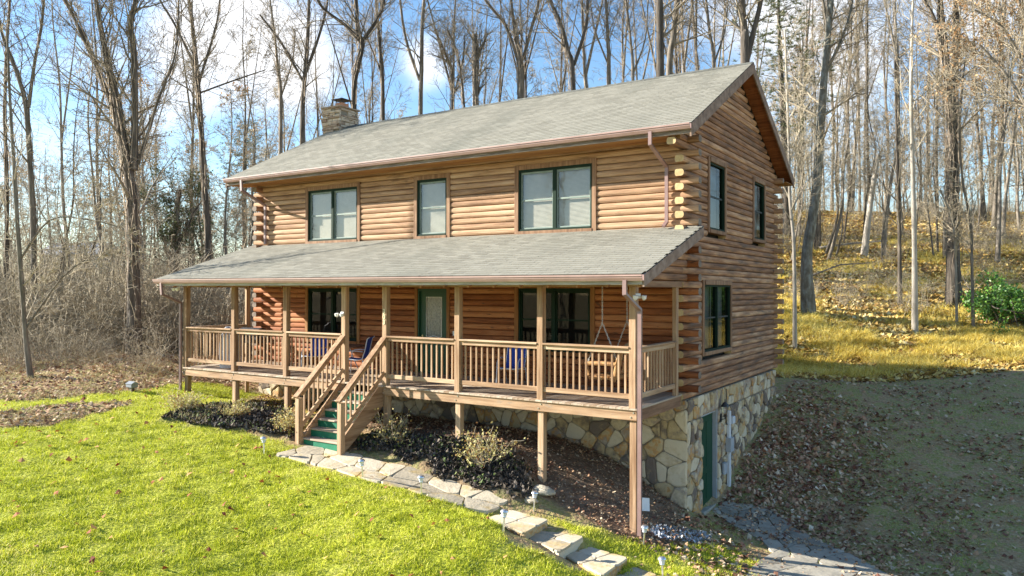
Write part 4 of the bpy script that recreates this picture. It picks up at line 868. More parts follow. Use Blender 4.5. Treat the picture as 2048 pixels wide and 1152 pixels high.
# ================================================================ OBJECTS
def solar(u, v, h, label, src=None):
    p = ground(u, v)
    if src is None:
        S = empty('solar_light', p)
        MB().lathe([(.004,-.1),(.015,.02),(.015,.24),(.018,.25)], 8).build('stake', steel_m, S)
        MB().lathe([(.03,.25),(.042,.262),(.040,.272)], 14).build('collar', steel_m, S)
        MB().lathe([(.036,.272),(.046,.30),(.050,.335)], 14).build('lens', pvc_m, S)
        MB().lathe([(.068,.335),(.072,.345),(.066,.365),(.045,.385),(.01,.392)], 16).build('lamp_cap', steel_m, S, smooth=False)
    else: S = copy_tree(src); S.location = p
    S.rotation_euler = (R(rnd.uniform(-6,6)), R(rnd.uniform(-6,6)), 0)
    tag(S, label, 'garden light', 'solar stake lights along the stone walk'); return S
s0 = solar(528, 909, .3, 'steel solar stake light alone on the lawn left of the stairs'); index_kids()
for u, v, l in ((726,957,'leaning steel solar light at the lawn edge of the walk, first right of the stairs'),(843,991,'steel solar light at the lawn edge halfway along the walk'),(1068,1023,'steel solar light between the mulch bed rock and the steps'),(1007,1065,'steel solar light on the lawn side of the second step'),(1326,1162,'steel solar light beside the lowest step'),(1287,1092,'small dim solar light at the foot of the corner porch post')):
    solar(u, v, .3, l, s0)
# sling chairs
def chair(loc, rz, label):
    S = empty('patio_chair', loc, rz); tag(S, label, 'chair', 'blue sling chairs on the porch'); r = .014
    for s in (-1,1):
        x = s*.27
        MB().tube([(x,-.26,.0),(x,-.25,.3),(x,-.22,.55),(x,-.15,.63),(x,0,.64),(x,.22,.62)], r, 7).build('arm_frame', chairfr_m, S, smooth=True)
        MB().tube([(x,.30,.0),(x,.22,.38),(x,.20,.40)], r, 7).build('leg', chairfr_m, S, smooth=True)
        MB().tube([(x*.93,-.25,.42),(x*.93,.05,.39),(x*.93,.20,.42),(x*.93,.27,.62),(x*.93,.34,.95),(x*.93,.40,1.0)], r, 7).build('side_tube', chairfr_m, S, smooth=True)
    MB().tube([(-.27,-.25,.40),(.27,-.25,.40)], r, 7).tube([(-.27,.22,.36),(.27,.22,.36)], r, 7).build('cross_bar', chairfr_m, S, smooth=True)
    pr = [(-.25,.425),(-.1,.40),(.05,.395),(.17,.41),(.22,.47)]; V = []; F = []
    def sheet(pr, nm):
        V = [(s*.245, y, z+d) for (y, z) in pr for d in (0,.008) for s in (-1,1)]; F = []
        for i in range(len(pr)-1): a = i*4; F += [(a,a+1,a+5,a+4),(a+2,a+6,a+7,a+3),(a,a+4,a+6,a+2),(a+1,a+3,a+7,a+5)]
        F += [(0,2,3,1),(len(pr)*4-4,len(pr)*4-3,len(pr)*4-1,len(pr)*4-2)]; obj(nm, mesh(nm, V, F, blue_m), S)
    sheet(pr, 'seat'); sheet([(.22,.46),(.25,.56),(.29,.74),(.345,.95),(.39,.985)], 'backrest')
    return S
chair((-8.62,-1.3,zd), R(-62), 'blue sling chair standing just above the porch stairs')
chair((-10.35,-1.2,zd), R(20), 'blue sling chair behind the railing left of the stairs')
chair((-3.95,-.95,zd), R(8), 'blue sling chair below the right hand porch window')
T = empty('patio_table', (-9.35,-1.0,zd)); tag(T, 'round brown patio table between the two blue chairs', 'table')
MB().lathe([(.50,.68),(.52,.69),(.52,.715),(.50,.725)], 24).build('table_top', trim_x, T)
for k in range(4):
    a = k*math.pi/2+.6; MB().tube([(.1*math.cos(a),.1*math.sin(a),.68),(.22*math.cos(a),.22*math.sin(a),.35),(.38*math.cos(a),.38*math.sin(a),0)], .014, 6).build('leg', chairfr_m, T)
# swing
S = empty('porch_swing', (-1.1,-1.3,zd+.43)); tag(S, 'rustic log porch swing hung on chains at the right end of the porch', 'porch swing')
ln_ = .62
for k in range(5): MB().tube([(-.28+.12*k,-ln_,0+.01*(k%2)),(-.28+.12*k,ln_,.0)], .045, 7).build('seat_log', bench_m, S)
for s in (-1,1):
    MB().tube([(-.30,s*ln_,.05),(-.36,s*ln_,.24),(-.30,s*ln_,.30)], .035, 7).build('arm_support', bench_m, S)
    MB().tube([(-.38,s*ln_,.29),(.0,s*ln_*1.02,.31),(.32,s*ln_,.30)], .045, 7).build('armrest', bench_m, S)
    MB().tube([(.26,s*ln_,-.05),(.34,s*ln_,.3),(.42,s*ln_,.62)], .045, 7).build('back_post', bench_m, S)
MB().tube([(.40,-ln_-.05,.56),(.42,-.3,.68),(.43,0,.72),(.42,.3,.68),(.40,ln_+.05,.56)], .045, 8).build('back_rail', bench_m, S)
MB().tube([(.32,-ln_,.12),(.32,ln_,.12)], .035, 7).build('back_rail', bench_m, S)
for k in range(6): MB().tube([(.32,-.5+.2*k,.12),(.36,-.5+.2*k+.05*math.sin(k*2),.4),(.42,-.5+.2*k,.64)], .025, 6).build('spindle', bench_m, S)
def chain(p, q, name='chain'):
    mb = MB(); p = Vector(p); q = Vector(q); n = int((q-p).length/.045); d = (q-p)/n
    for i in range(n):
        c = p+d*(i+.5); a = d.normalized(); b = a.cross(Vector((0,1,0))).normalized() if i % 2 else a.cross(Vector((1,.2,0))).normalized(); pts = [c+a*math.cos(t)*.030+b*math.sin(t)*.014 for t in [k*math.pi/3 for k in range(7)]]
        mb.tube(pts, .006, 4, cap=False)
    return mb.build(name, chain_m, S)
for s in (-1,1):
    zt = 3.35 if s > 0 else 3.0; chain((.0,s*ln_,1.15),(.0,s*ln_,zt-zd-.43)); chain((-.34,s*ln_,.30),(0,s*ln_,1.15)); chain((.36,s*ln_,.34),(0,s*ln_,1.15))
# grill and covered item at the left end
g = empty('barbecue_grill', (-13.45,-.85,zd), R(10)); tag(g, 'dark barbecue grill by the left corner logs of the porch', 'grill')
MB().box((-.38,-.22,.62),(.38,.22,.85),0,.03).build('firebox', black_m, g)
V = [(x, .24*math.cos(a), .85+.24*math.sin(a)) for x in (-.38,.38) for a in [k*math.pi/6 for k in range(7)]]
obj('lid', mesh('lid', V, [(i,i+1,i+8,i+7) for i in range(6)]+[tuple(range(6,-1,-1)), tuple(range(7,14)), (0,7,13,6)], black_m), g)
MB().tube([(-.25,-.26,.92),(.25,-.26,.92)], .014, 6).build('handle', steel_m, g); MB().box((-.70,-.2,.82),(-.39,.2,.85)).build('shelf', black_m, g); MB().box((.39,-.2,.82),(.70,.2,.85)).build('shelf', black_m, g)
for sx in (-.34,.34):
    for sy in (-.18,.18): MB().box((sx-.02,sy-.02,0),(sx+.02,sy+.02,.62)).build('leg', black_m, g)
cvV = []; cvF = []
for i in range(9):
    for k in range(16):
        a = k*math.pi/8; t = i/8; rr = .34*(1-.75*t**3)*(1+.07*math.sin(3*a+i)+.05*math.sin(7*a)); cvV.append((rr*math.cos(a), rr*.9*math.sin(a), 1.16*math.sin(t*math.pi/2)+.03*math.sin(2*a)*t))
for i in range(8): cvF += [(i*16+k, i*16+(k+1)%16, (i+1)*16+(k+1)%16, (i+1)*16+k) for k in range(16)]
cvF.append(tuple(8*16+k for k in range(16)))
cv = obj('furniture_cover', mesh('furniture_cover', cvV, cvF, cover_m, smooth=True), None, (-13.0,-1.95,zd)); tag(cv, 'silvery cover draped over a chair behind the left railing', 'cover')

def rock(u, v, s, label, m=rock_m, cat='rock', sq=.6):
    p = ground(u, v); me = bpy.data.meshes.new('rock'); import bmesh; b = bmesh.new(); bmesh.ops.create_icosphere(b, subdivisions=3, radius=1)
    for vv in b.verts: vv.co *= 1+.28*mnoise.noise(vv.co*1.3+Vector((u,v,0))); vv.co.x *= s*1.5; vv.co.y *= s; vv.co.z *= s*sq
    b.to_mesh(me); b.free(); me.materials.append(m); o = obj('rock', me, None, p+np.array([0,0,s*.2])); return tag(o, label, cat)
rock(1085, 985, .17, 'tan rock at the foot of the second porch post from the right')
rock(1062, 1003, .11, 'small tan rock at the lower tip of the mulch bed')
o = MB().box((-.12,-.02,0),(.12,.02,.26)).box((-.3,-.03,-.02),(-.1,.03,.1)).build('splash_block', white_m, None, ground(1288,1022), rot=(R(-18),R(8),R(50))); tag(o, 'broken white slab leaning behind the corner downspout', 'slab')
x, y = scatter(4000, .05, .9, -2.3, -.9, lambda x, y: (np.abs((x-.2)*.75-(y+2.1)*.5) < .22*np.ones_like(x)))
leaves('gravel_spill', x[:600], y[:600], .06, mat('pale_gravel', [(.2,(.3,.32,.34)),(.8,(.62,.64,.68))], scale=3, island=1, bump=0), 'pale gravel spilled below the corner downspout', dz=0, tilt=1)
slate_m = mat('slate_grey_plastic', [(.3,(.16,.18,.20)),(.7,(.22,.24,.26))], rough=.5, bump=0)
b_ = empty('utility_pedestal', ground(264, 783)); tag(b_, 'small grey box on a stake at the edge of the left woods', 'utility box')
MB().box((-.05,-.05,-.1),(.05,.05,.12)).build('stake', bark_grey, b_); MB().box((-.13,-.10,.12),(.13,.10,.22),0,.01).build('box', slate_m, b_); MB().add([(-.15,-.12,.22),(.15,-.12,.22),(.15,.12,.22),(-.15,.12,.22),(-.15,0,.29),(.15,0,.29)], [(0,1,5,4),(3,4,5,2),(0,4,3),(1,2,5),(0,3,2,1)]).build('lid', slate_m, b_)

# ================================================================ VEGETATION
class TM:                     # fast tube mesh
    def __init__(s): s.V = []; s.F = []; s.LV = []; s.LF = []
    def ring(s, p, d, r, n):
        dx, dy, dz = d
        if abs(dz) < .9: ax_, ay_, az_ = dy, -dx, 0.
        else: ax_, ay_, az_ = 0., dz, -dy
        l = math.sqrt(ax_*ax_+ay_*ay_+az_*az_) or 1; ax_ /= l; ay_ /= l; az_ /= l
        bx_, by_, bz_ = dy*az_-dz*ay_, dz*ax_-dx*az_, dx*ay_-dy*ax_
        i0 = len(s.V)
        for (c, sn) in CS[n]: s.V.append((p[0]+r*(ax_*c+bx_*sn), p[1]+r*(ay_*c+by_*sn), p[2]+r*(az_*c+bz_*sn)))
        return i0
    def skin(s, a, b, n):
        for k in range(n-1): s.F.append((a+k, a+k+1, b+k+1, b+k))
        s.F.append((a+n-1, a, b, b+n-1))
    def mesh(s, name, m): return fastmesh(name, s.V, s.F, m, smooth=True)
CS = {n: [(math.cos(2*math.pi*k/n), math.sin(2*math.pi*k/n)) for k in range(n)] for n in (3,4,5,6,7,8,10)}
def norm(d):
    l = math.sqrt(d[0]**2+d[1]**2+d[2]**2) or 1; return (d[0]/l, d[1]/l, d[2]/l)
def perp(d, rng):
    while True:
        v = (rng.gauss(0,1), rng.gauss(0,1), rng.gauss(0,1)); k = v[0]*d[0]+v[1]*d[1]+v[2]*d[2]; w = (v[0]-k*d[0], v[1]-k*d[1], v[2]-k*d[2]); l = w[0]**2+w[1]**2+w[2]**2
        if l > .05: return norm(w)
def grow(T, p, d, L, r, lev, rng, cfg):
    ns = (5,4,3,2)[min(lev,3)]; n = 6 if r > .06 else 4 if r > .02 else 3; seg = L/ns; prev = None; wob = cfg['wob']*(.6+.35*lev)
    pts = []
    for i in range(ns+1):
        rr = r*(1-.72*i/ns) if i < ns else r*.2
        ri = T.ring(p, d, max(rr, cfg['rmin']), n)
        if prev is not None: T.skin(prev, ri, n)
        prev = ri; pts.append((p, d, rr))
        if i < ns:
            d = norm((d[0]+rng.gauss(0,wob), d[1]+rng.gauss(0,wob), d[2]+rng.gauss(0,wob)+cfg['trop'])); p = (p[0]+d[0]*seg, p[1]+d[1]*seg, p[2]+d[2]*seg)
    if lev >= cfg['maxlev']:
        if cfg.get('leaf') and rng.random() < cfg['leaf']: T.LV += [pt[0] for pt in pts[1:]]
        return
    nc = cfg['kids'][min(lev, len(cfg['kids'])-1)]
    for k in range(nc):
        t = .25+.75*(k+rng.random())/nc; i = min(int(t*ns), ns-1); f = t*ns-i; a, b = pts[i], pts[i+1]; q = tuple(a[0][j]+(b[0][j]-a[0][j])*f for j in range(3)); w = perp(a[1], rng)
        an = rng.uniform(*cfg['ang']); dd = norm(tuple(a[1][j]*math.cos(an)+w[j]*math.sin(an) for j in range(3)))
        grow(T, q, dd, L*rng.uniform(.38,.62)*(1.1-.35*t), max(a[2]*.6, cfg['rmin']), lev+1, rng, cfg)
CF = dict(wob=.13, trop=.05, rmin=.0065, maxlev=3, kids=(6,5,4), ang=(.45,.95))
def smooth_path(pts, sub=4):
    out = []
    for i in range(len(pts)-1):
        p0, p1, p2, p3 = pts[max(i-1,0)], pts[i], pts[i+1], pts[min(i+2,len(pts)-1)]
        for k in range(sub):
            t = k/sub; out.append(tuple(.5*(2*p1[j]+(p2[j]-p0[j])*t+(2*p0[j]-5*p1[j]+4*p2[j]-p3[j])*t*t+(3*p1[j]-p0[j]-3*p2[j]+p3[j])*t**3) for j in range(len(p1))))
    out.append(tuple(pts[-1])); return out
def stem(T, path, n=8, lump=.06, rng=rnd):
    prev = None; P = smooth_path(path)
    for i, q in enumerate(P):
        a, b = P[max(i-1,0)], P[min(i+1,len(P)-1)]; d = norm(tuple(b[j]-a[j] for j in range(3))); ri = T.ring(q[:3], d, q[3]*(1+rng.uniform(-lump,lump)), n)
        if prev is not None: T.skin(prev, ri, n)
        prev = ri
    return P
def branches_off(T, P, n, t0, Lf, rng, cfg, up=.5):
    tot = len(P)-1
    for k in range(n):
        t = t0+(1-t0)*(k+rng.random())/n; i = min(int(t*tot), tot-1); a, b = P[i], P[i+1]; d = norm(tuple(b[j]-a[j] for j in range(3))); w = perp(d, rng); an = rng.uniform(.5,1.05)
        dd = norm(tuple(d[j]*math.cos(an)+w[j]*math.sin(an)+(up*.3 if j == 2 else 0) for j in range(3)))
        grow(T, a[:3], dd, Lf*rng.uniform(.55,1.15)*(1.1-.5*t), max(min(a[3]*.36, .065), .012), 1 if rng.random() < .75 else 0, rng, cfg)
def leafmesh(name, pts, s, m, per, rng):
    n = len(pts)*per; P = np.repeat(np.array(pts), per, 0)+rng.randn(n,3)*s*.9; a = rng.randn(n,3); a /= np.linalg.norm(a,axis=1)[:,None]; b = np.cross(a, rng.randn(n,3)); b /= np.linalg.norm(b,axis=1)[:,None]; sz = (s*(.5+rng.rand(n)))[:,None]
    V = np.stack([P-a*sz*.5, P+b*sz*.32, P+a*sz*.5, P-b*sz*.32], 1).reshape(-1,3); Fq = np.arange(n*4).reshape(-1,4); return fastmesh(name, V, Fq, m)
def vines(T, P, n, rad, rng):
    """loose vine stems climbing the trunk"""
    for k in range(n):
        a = rng.uniform(0,6.28); tw = rng.uniform(-1.5,1.5); i0 = rng.randint(0, max(1, len(P)//4)); i1 = rng.randint(len(P)//2, len(P)-1); prev = None
        for i in range(i0, i1+1):
            q = P[i]; r_ = q[3]+rng.uniform(.0,rad); aa = a+tw*i/len(P)*3+rng.uniform(-.25,.25); p = (q[0]+math.cos(aa)*r_, q[1]+math.sin(aa)*r_, q[2]); ri = T.ring(p, (0,0,1), rng.uniform(.010,.024), 3)
            if prev is not None: T.skin(prev, ri, 3)
            prev = ri
            if rng.random() < .8:
                w = (math.cos(aa), math.sin(aa), rng.uniform(-.6,.5)); grow(T, p, norm(w), rng.uniform(.25,.8), .007, 2, rng, VC)
VC = dict(wob=.35, trop=-.04, rmin=.005, maxlev=3, kids=(2,2,2), ang=(.4,1.2))
NT = 0
def hero(name, label, cat, stems, bark, seed, depth, tw=twig_m, nb=10, Lf=3.2, vn=0, t0=.35, cfg=CF, grp_=None, dj=.0, leaf=0, leafm=leaf_tan):
    """stems: list of [(u, v, width_px), ...] from the foot up, standing at the given depth"""
    rg_ = random.Random(seed); u0, v0, w0 = stems[0][0]; base = at(u0, v0, depth); gzb = g1(base[0], base[1]); base[2] = gzb
    E_ = empty(name, base); tag(E_, label, cat, grp_); T = TM(); B = TM(); Vn = TM(); cfg = dict(cfg, leaf=leaf)
    for si, s in enumerate(stems):
        path = []; n = len(s)
        for k, (u, v, w) in enumerate(s):
            dd = depth+(rg_.uniform(-1,1)*dj*k/n); p = at(u, v, dd); path.append((p[0]-base[0], p[1]-base[1], p[2]-base[2], w*.78/2/FPX*depth))
        if si == 0: path[0] = (*path[0][:2], -.3, path[0][3]*1.35); 
        # carry on above the frame
        a, b = path[-2], path[-1]
        if s[-1][1] < 20:
            dx = [(b[j]-a[j]) for j in range(3)]; l = math.sqrt(sum(c*c for c in dx)); dx = [c/l for c in dx]
            for e in (2.5, 5.5): path.append((b[0]+dx[0]*e*.7, b[1]+dx[1]*e*.7, b[2]+dx[2]*e, max(b[3]*(1-e/7.5), .02)))
        P = stem(T, path, 8 if w0 > 12 else 6, .05, rg_)
        branches_off(B, P, int(nb*1.7) if si == 0 else max(6, nb), t0 if si == 0 else .12, Lf, rg_, cfg)
        if vn: vines(Vn, P, vn if si == 0 else vn//2, .12, rg_)
    obj('trunk', T.mesh('trunk', bark), E_); cr = obj('crown', B.mesh('crown', tw), E_)
    if vn: obj('vine', Vn.mesh('vine', vine_m), E_)
    if leaf and B.LV: obj('dead_leaves', leafmesh('dead_leaves', B.LV, .10, leafm, 2, np.random.RandomState(seed)), E_)
    return E_
hero('sapling', 'grey leaning sapling at the left lawn edge, nearest tree on the left', 'tree', [[(64,764,15),(52,682,13),(44,573,12),(36,465,11),(28,330,9),(20,200,7),(14,60,5)],[(50,660,5),(120,560,4),(170,520,3)],[(40,520,5),(100,440,4),(180,440,3),(240,455,2)]], bark_grey, 1, 23, tw=twig_tan, nb=8, Lf=1.8, t0=.2)
hero('tree', 'tall tree behind the leaning sapling, forking into a V at the upper left', 'tree', [[(66,640,16),(68,560,16),(66,430,15),(60,330,14),(52,215,12),(35,150,10),(8,80,8),(-10,0,7)],[(57,215,10),(70,120,8),(82,60,7),(88,0,6)]], bark_grey, 2, 34, nb=12, Lf=3.6, vn=3)
hero('tree', 'massive vine wrapped trunk with a dense tangle, left of the house', 'tree', [[(268,706,34),(268,600,32),(266,480,30),(262,380,27),(246,280,22),(228,180,18),(210,100,15),(192,0,11)],[(268,340,20),(270,220,16),(268,110,15),(262,50,13),(272,0,12)],[(250,290,12),(200,150,10),(150,40,8),(125,-10,6)],[(276,330,8),(320,190,6),(350,110,5),(358,0,3)]], bark_dark, 3, 29, nb=16, Lf=3.4, vn=16, t0=.25)
hero('tree', 'slender dark trunk with an open fork just left of the house', 'tree', [[(418,540,16),(416,470,15),(410,380,14),(404,280,13),(398,200,13),(392,120,11),(385,50,9),(378,0,8)],[(396,170,7),(430,60,6),(440,0,5)],[(398,150,7),(350,50,6),(320,0,5)],[(402,185,5),(470,160,4),(530,140,3)]], bark_dark, 4, 36, nb=12, Lf=3.4, vn=3)
hero('tree', 'V shaped bare tree rising left of the chimney', 'tree', [[(604,330,14),(605,260,13),(606,200,12),(610,150,11),(616,60,9),(618,0,8)],[(607,165,7),(565,90,6),(520,30,5)],[(610,150,8),(632,90,7),(650,30,6),(655,0,5)]], bark_dark, 5, 44, nb=10, Lf=3.4, vn=2)
hero('tree', 'dark spreading tree behind the chimney with arching limbs', 'tree', [[(706,300,15),(708,210,14),(714,140,14),(724,90,13),(716,60,11),(712,0,8)],[(722,85,10),(690,50,8),(650,20,7),(630,-10,6)],[(726,80,9),(760,30,8),(770,-10,7)]], bark_dark, 6, 40, nb=12, Lf=3.6, vn=5)
hero('tree', 'thin dark tree just right of the chimney', 'tree', [[(768,300,11),(766,215,10),(764,140,9),(757,60,8),(752,0,7)],[(765,150,5),(740,90,4),(720,40,4)]], bark_dark, 7, 46, nb=10, Lf=3, vn=3)
hero('tree', 'straight grey forked tree standing behind the middle of the ridge', 'tree', [[(840,300,12),(841,226,12),(843,140,11),(844,60,10),(848,0,8)],[(839,160,8),(812,80,7),(800,0,6)]], bark_grey, 8, 44, nb=9, Lf=3)
hero('tree', 'short vine choked snag behind the ridge', 'tree', [[(950,300,14),(952,200,13),(953,120,12),(951,68,9)],[(930,230,6),(918,120,5),(895,60,4)]], bark_dark, 9, 40, nb=14, Lf=2.4, vn=12, t0=.1)
hero('tree', 'many stemmed bare tree fanning out behind the ridge', 'tree', [[(1040,300,20),(1042,190,19),(1040,120,17),(1030,60,9),(1022,0,7)],[(1036,120,9),(1010,50,8),(970,0,6)],[(1046,120,9),(1062,60,8),(1078,0,7)]], bark_grey, 10, 42, nb=10, Lf=3.2, vn=4)
hero('tree', 'rough dark tree with vertical limbs behind the right half of the ridge', 'tree', [[(1145,300,15),(1146,175,14),(1135,100,12),(1118,40,10),(1100,0,9)],[(1148,130,9),(1170,60,8),(1175,0,7)]], bark_dark, 11, 40, nb=12, Lf=3.2, vn=6)
hero('tree', 'slim twiggy tree right of the rough dark tree behind the ridge', 'tree', [[(1218,300,11),(1218,160,10),(1216,80,9),(1212,0,7)],[(1217,130,5),(1190,60,4),(1180,0,3)]], bark_grey, 12, 42, nb=14, Lf=2.6, vn=2)
hero('tree', 'thick straight dark trunk behind the upper right of the roof', 'tree', [[(1316,300,24),(1320,160,23),(1320,80,21),(1319,0,19)]], bark_dark, 13, 34, nb=8, Lf=3, vn=1)
hero('tree', 'paler trunk leaning right beside the thick dark trunk over the roof', 'tree', [[(1332,300,18),(1338,160,17),(1346,80,16),(1354,0,14)]], bark_grey, 14, 35, nb=8, Lf=3)
hero('tree', 'twin trunked dark tree rising straight above the gable peak', 'tree', [[(1492,320,24),(1490,120,23),(1488,60,19),(1483,0,17)],[(1494,118,16),(1508,60,14),(1522,0,12)]], bark_dark, 15, 33, nb=8, Lf=3)
hero('tree', 'large mossy leaning trunk immediately right of the house', 'tree', [[(1618,600,32),(1613,520,28),(1624,440,24),(1634,360,22),(1640,260,20),(1648,160,18),(1655,80,16),(1662,0,14)],[(1650,150,8),(1690,60,7),(1705,0,6)]], bark_moss, 16, 33, nb=9, Lf=3.6, t0=.4)
hero('sapling', 'thin pale sapling between the house corner and the mossy trunk', 'tree', [[(1590,618,10),(1588,500,9),(1580,400,8),(1578,300,7),(1574,180,6),(1570,60,4)],[(1584,420,4),(1610,370,3),(1640,330,3)]], bark_pale, 17, 30, tw=twig_tan, nb=14, Lf=2.4, t0=.3)
hero('sapling', 'smooth pale sapling standing alone at the foot of the hill', 'tree', [[(1830,628,13),(1829,500,12),(1827,400,11),(1824,280,9),(1822,180,8),(1824,60,6),(1826,0,5)]], bark_pale, 18, 31, tw=twig_tan, nb=16, Lf=2.6, t0=.35)
hero('sapling', 'dark straight sapling left of the pale one on the hill', 'tree', [[(1800,572,10),(1799,480,10),(1797,380,9),(1793,260,7),(1790,120,5)]], bark_dark, 19, 35, nb=14, Lf=2.4, t0=.3)
hero('tree', 'big dark vine covered tree on the hill at right', 'tree', [[(1907,590,32),(1906,500,30),(1904,400,26),(1906,300,25),(1902,200,22),(1892,120,18),(1880,0,13)],[(1906,190,14),(1915,100,12),(1912,0,11)],[(1890,130,9),(1870,40,7),(1850,0,6)]], bark_dark, 20, 35, nb=12, Lf=3.4, vn=12, t0=.35)
hero('tree', 'broken pale trunk leaning right on the hill', 'tree', [[(1727,505,14),(1738,430,14),(1748,360,12),(1757,310,10)]], bark_pale, 21, 46, nb=3, Lf=1.6, t0=.6)
hero('tree', 'brown leaning snag beside the broken pale trunk', 'tree', [[(1766,500,11),(1772,440,11),(1784,350,8),(1796,290,6)]], bark_grey, 22, 46, nb=5, Lf=2, t0=.5)
hero('sapling', 'crooked sapling right of the vine covered tree', 'tree', [[(1947,618,8),(1944,540,8),(1942,450,7),(1925,360,6),(1920,250,5),(1930,120,4)]], bark_grey, 23, 31.5, tw=twig_tan, nb=14, Lf=2.4, t0=.25)
hero('sapling', 'short thin stem in front of the vine covered tree', 'tree', [[(1914,608,6),(1911,520,6),(1904,440,5),(1880,380,4)]], bark_pale, 24, 32, tw=twig_tan, nb=9, Lf=1.6, t0=.3)
hero('tree', 'bare tree whose pale twigs overhang the top right corner', 'tree', [[(2110,640,20),(2100,480,18),(2085,300,16),(2070,160,14),(2050,40,11),(2030,-20,9)],[(2080,260,8),(2020,160,7),(1960,90,5)],[(2072,180,8),(2010,60,6),(1950,20,5)]], bark_grey, 25, 27, tw=twig_tan, nb=18, Lf=3.4, t0=.2, leaf=.25)
hero('tree', 'ivy choked low tree between the big trunk and the slender dark trunk', 'tree', [[(345,640,13),(348,540,12),(352,460,11),(360,380,8)],[(349,520,7),(380,440,6),(405,400,4)],[(348,540,6),(320,460,5),(305,410,4)]], bark_dark, 27, 38, nb=14, Lf=2.4, vn=22, t0=.1, leaf=.5, leafm=needle_m)
hero('tree', 'slim tree with many upright limbs left of the chimney', 'tree', [[(560,300,9),(562,220,9),(556,140,8),(548,60,6),(540,0,5)],[(560,200,5),(585,120,4),(590,60,3)]], bark_grey, 28, 46, nb=14, Lf=2.8, vn=3)
hero('tree', 'crooked twiggy tree between the two forked trees over the ridge', 'tree', [[(900,300,9),(905,190,8),(895,120,7),(870,60,5)],[(903,200,5),(925,130,4),(930,70,3)]], bark_dark, 29, 44, nb=16, Lf=2.8, vn=5)
hero('tree', 'fine twigged tree leaning left over the right part of the ridge', 'tree', [[(1268,300,9),(1266,170,8),(1262,90,7),(1252,0,6)],[(1265,150,5),(1290,80,4),(1296,0,3)]], bark_grey, 30, 43, nb=18, Lf=2.8)
hero('tree', 'slender tree beside the twin trunk above the gable peak', 'tree', [[(1430,300,10),(1428,150,9),(1420,70,8),(1412,0,7)],[(1427,130,5),(1450,60,4),(1456,0,3)]], bark_grey, 31, 42, nb=16, Lf=2.8)
hero('tree', 'slim bare tree at the far left edge with hanging twigs', 'tree', [[(10,700,12),(12,560,12),(14,400,11),(10,250,9),(12,120,8),(20,0,6)]], bark_dark, 26, 36, nb=14, Lf=3, vn=4)

# ---- prototype trees, copied through the woods
def proto(name, seed, h, r, bark, tw, nb, Lf, leaf=0, lean=.03, t0=.35, vn=0, cfg=CF):
    rg_ = random.Random(seed); E_ = empty(name); T = TM(); B = TM(); x = y = 0; path = [(0,0,-.4,r*1.4)]; n = 6
    for k in range(1, n+1): x += rg_.uniform(-1,1)*lean*h/n*2; y += rg_.uniform(-1,1)*lean*h/n*2; path.append((x, y, h*k/n, r*(1-.82*k/n)))
    P = stem(T, path, 7 if r > .1 else 5, .05, rg_); cfg = dict(cfg, leaf=leaf)
    if h > 14:
        i = int(len(P)*.5); a = P[i]; w = perp((0,0,1), rg_); pp = [a]+[(a[0]+w[0]*k*.8, a[1]+w[1]*k*.8, a[2]+h*.11*k, a[3]*(1-.2*k)) for k in (1,2,3,4)]
        P2 = stem(T, pp, 6, .05, rg_); branches_off(B, P2, nb//2, .2, Lf, rg_, cfg)
    branches_off(B, P, nb, t0, Lf, rg_, cfg)
    obj('trunk', T.mesh('trunk', bark), E_); obj('crown', B.mesh('crown', tw), E_)
    if vn: Vn = TM(); vines(Vn, P, vn, .1, rg_); obj('vine', Vn.mesh('vine', vine_m), E_)
    if leaf and B.LV: obj('dead_leaves', leafmesh('dead_leaves', B.LV, .11, leaf_tan, 2, np.random.RandomState(seed)), E_)
    return E_
CB = dict(wob=.17, trop=.03, rmin=.008, maxlev=3, kids=(6,5,4), ang=(.5,1.1))
protos = {
 'tall': [proto('tree', 101+k, 23+k, .12+.02*k, (bark_dark, bark_grey, bark_grey)[k], twig_m, 17, 3.0, vn=(3,0,4)[k]) for k in range(3)],
 'thin': [proto('sapling', 111+k, 11+k*1.5, .06+.01*k, (bark_grey, bark_dark, bark_grey)[k], twig_tan, 20, 2.2, t0=.2, lean=.10, cfg=CB) for k in range(3)],
 'tan': [proto('tree', 121+k, 13+2*k, .11, bark_grey, twig_tan, 20, 3.0, leaf=.16, t0=.2, lean=.05, cfg=CB) for k in range(2)],
}
def pine(seed, h):
    rg_ = random.Random(seed); E_ = empty('pine_tree'); T = TM(); B = TM(); P = stem(T, [(0,0,-.4,.26),(.1,0,h*.4,.2),(0,.1,h*.8,.1),(0,0,h,.03)], 7, .04, rg_); tips = []
    for k in range(46):
        t = .3+.7*k/46; z = h*t; a = k*2.4; L = (1.15-t)*5.2*rg_.uniform(.7,1.1)+.4; d = norm((math.cos(a), math.sin(a), .12)); p = (0,0,z); prev = None
        for i in range(5):
            q = tuple(p[j]+d[j]*L*i/4+(0.05*i*i*(j == 2)) for j in range(3)); ri = B.ring(q, d, .03*(1-i/5), 3)
            if prev is not None: B.skin(prev, ri, 3)
            prev = ri
            if i > 0: tips += [(q[0]+rg_.gauss(0,.35), q[1]+rg_.gauss(0,.35), q[2]+rg_.gauss(0,.16)) for _ in range(7)]
    obj('trunk', T.mesh('trunk', bark_dark), E_); obj('branches', B.mesh('branches', twig_m), E_)
    n = len(tips)*14; r_ = np.random.RandomState(seed); c = np.repeat(np.array(tips), 14, 0); d = r_.randn(n,3); d[:,2] = abs(d[:,2])*.8; d /= np.linalg.norm(d,axis=1)[:,None]; s = np.cross(d, r_.randn(n,3)); s /= np.linalg.norm(s,axis=1)[:,None]
    V = np.stack([c-s*.014, c+s*.014, c+d*.30], 1).reshape(-1,3); obj('crown', fastmesh('crown', V, np.arange(n*3).reshape(-1,3), needle_m), E_); return E_
protos['pine'] = [pine(131, 17)]
index_kids()
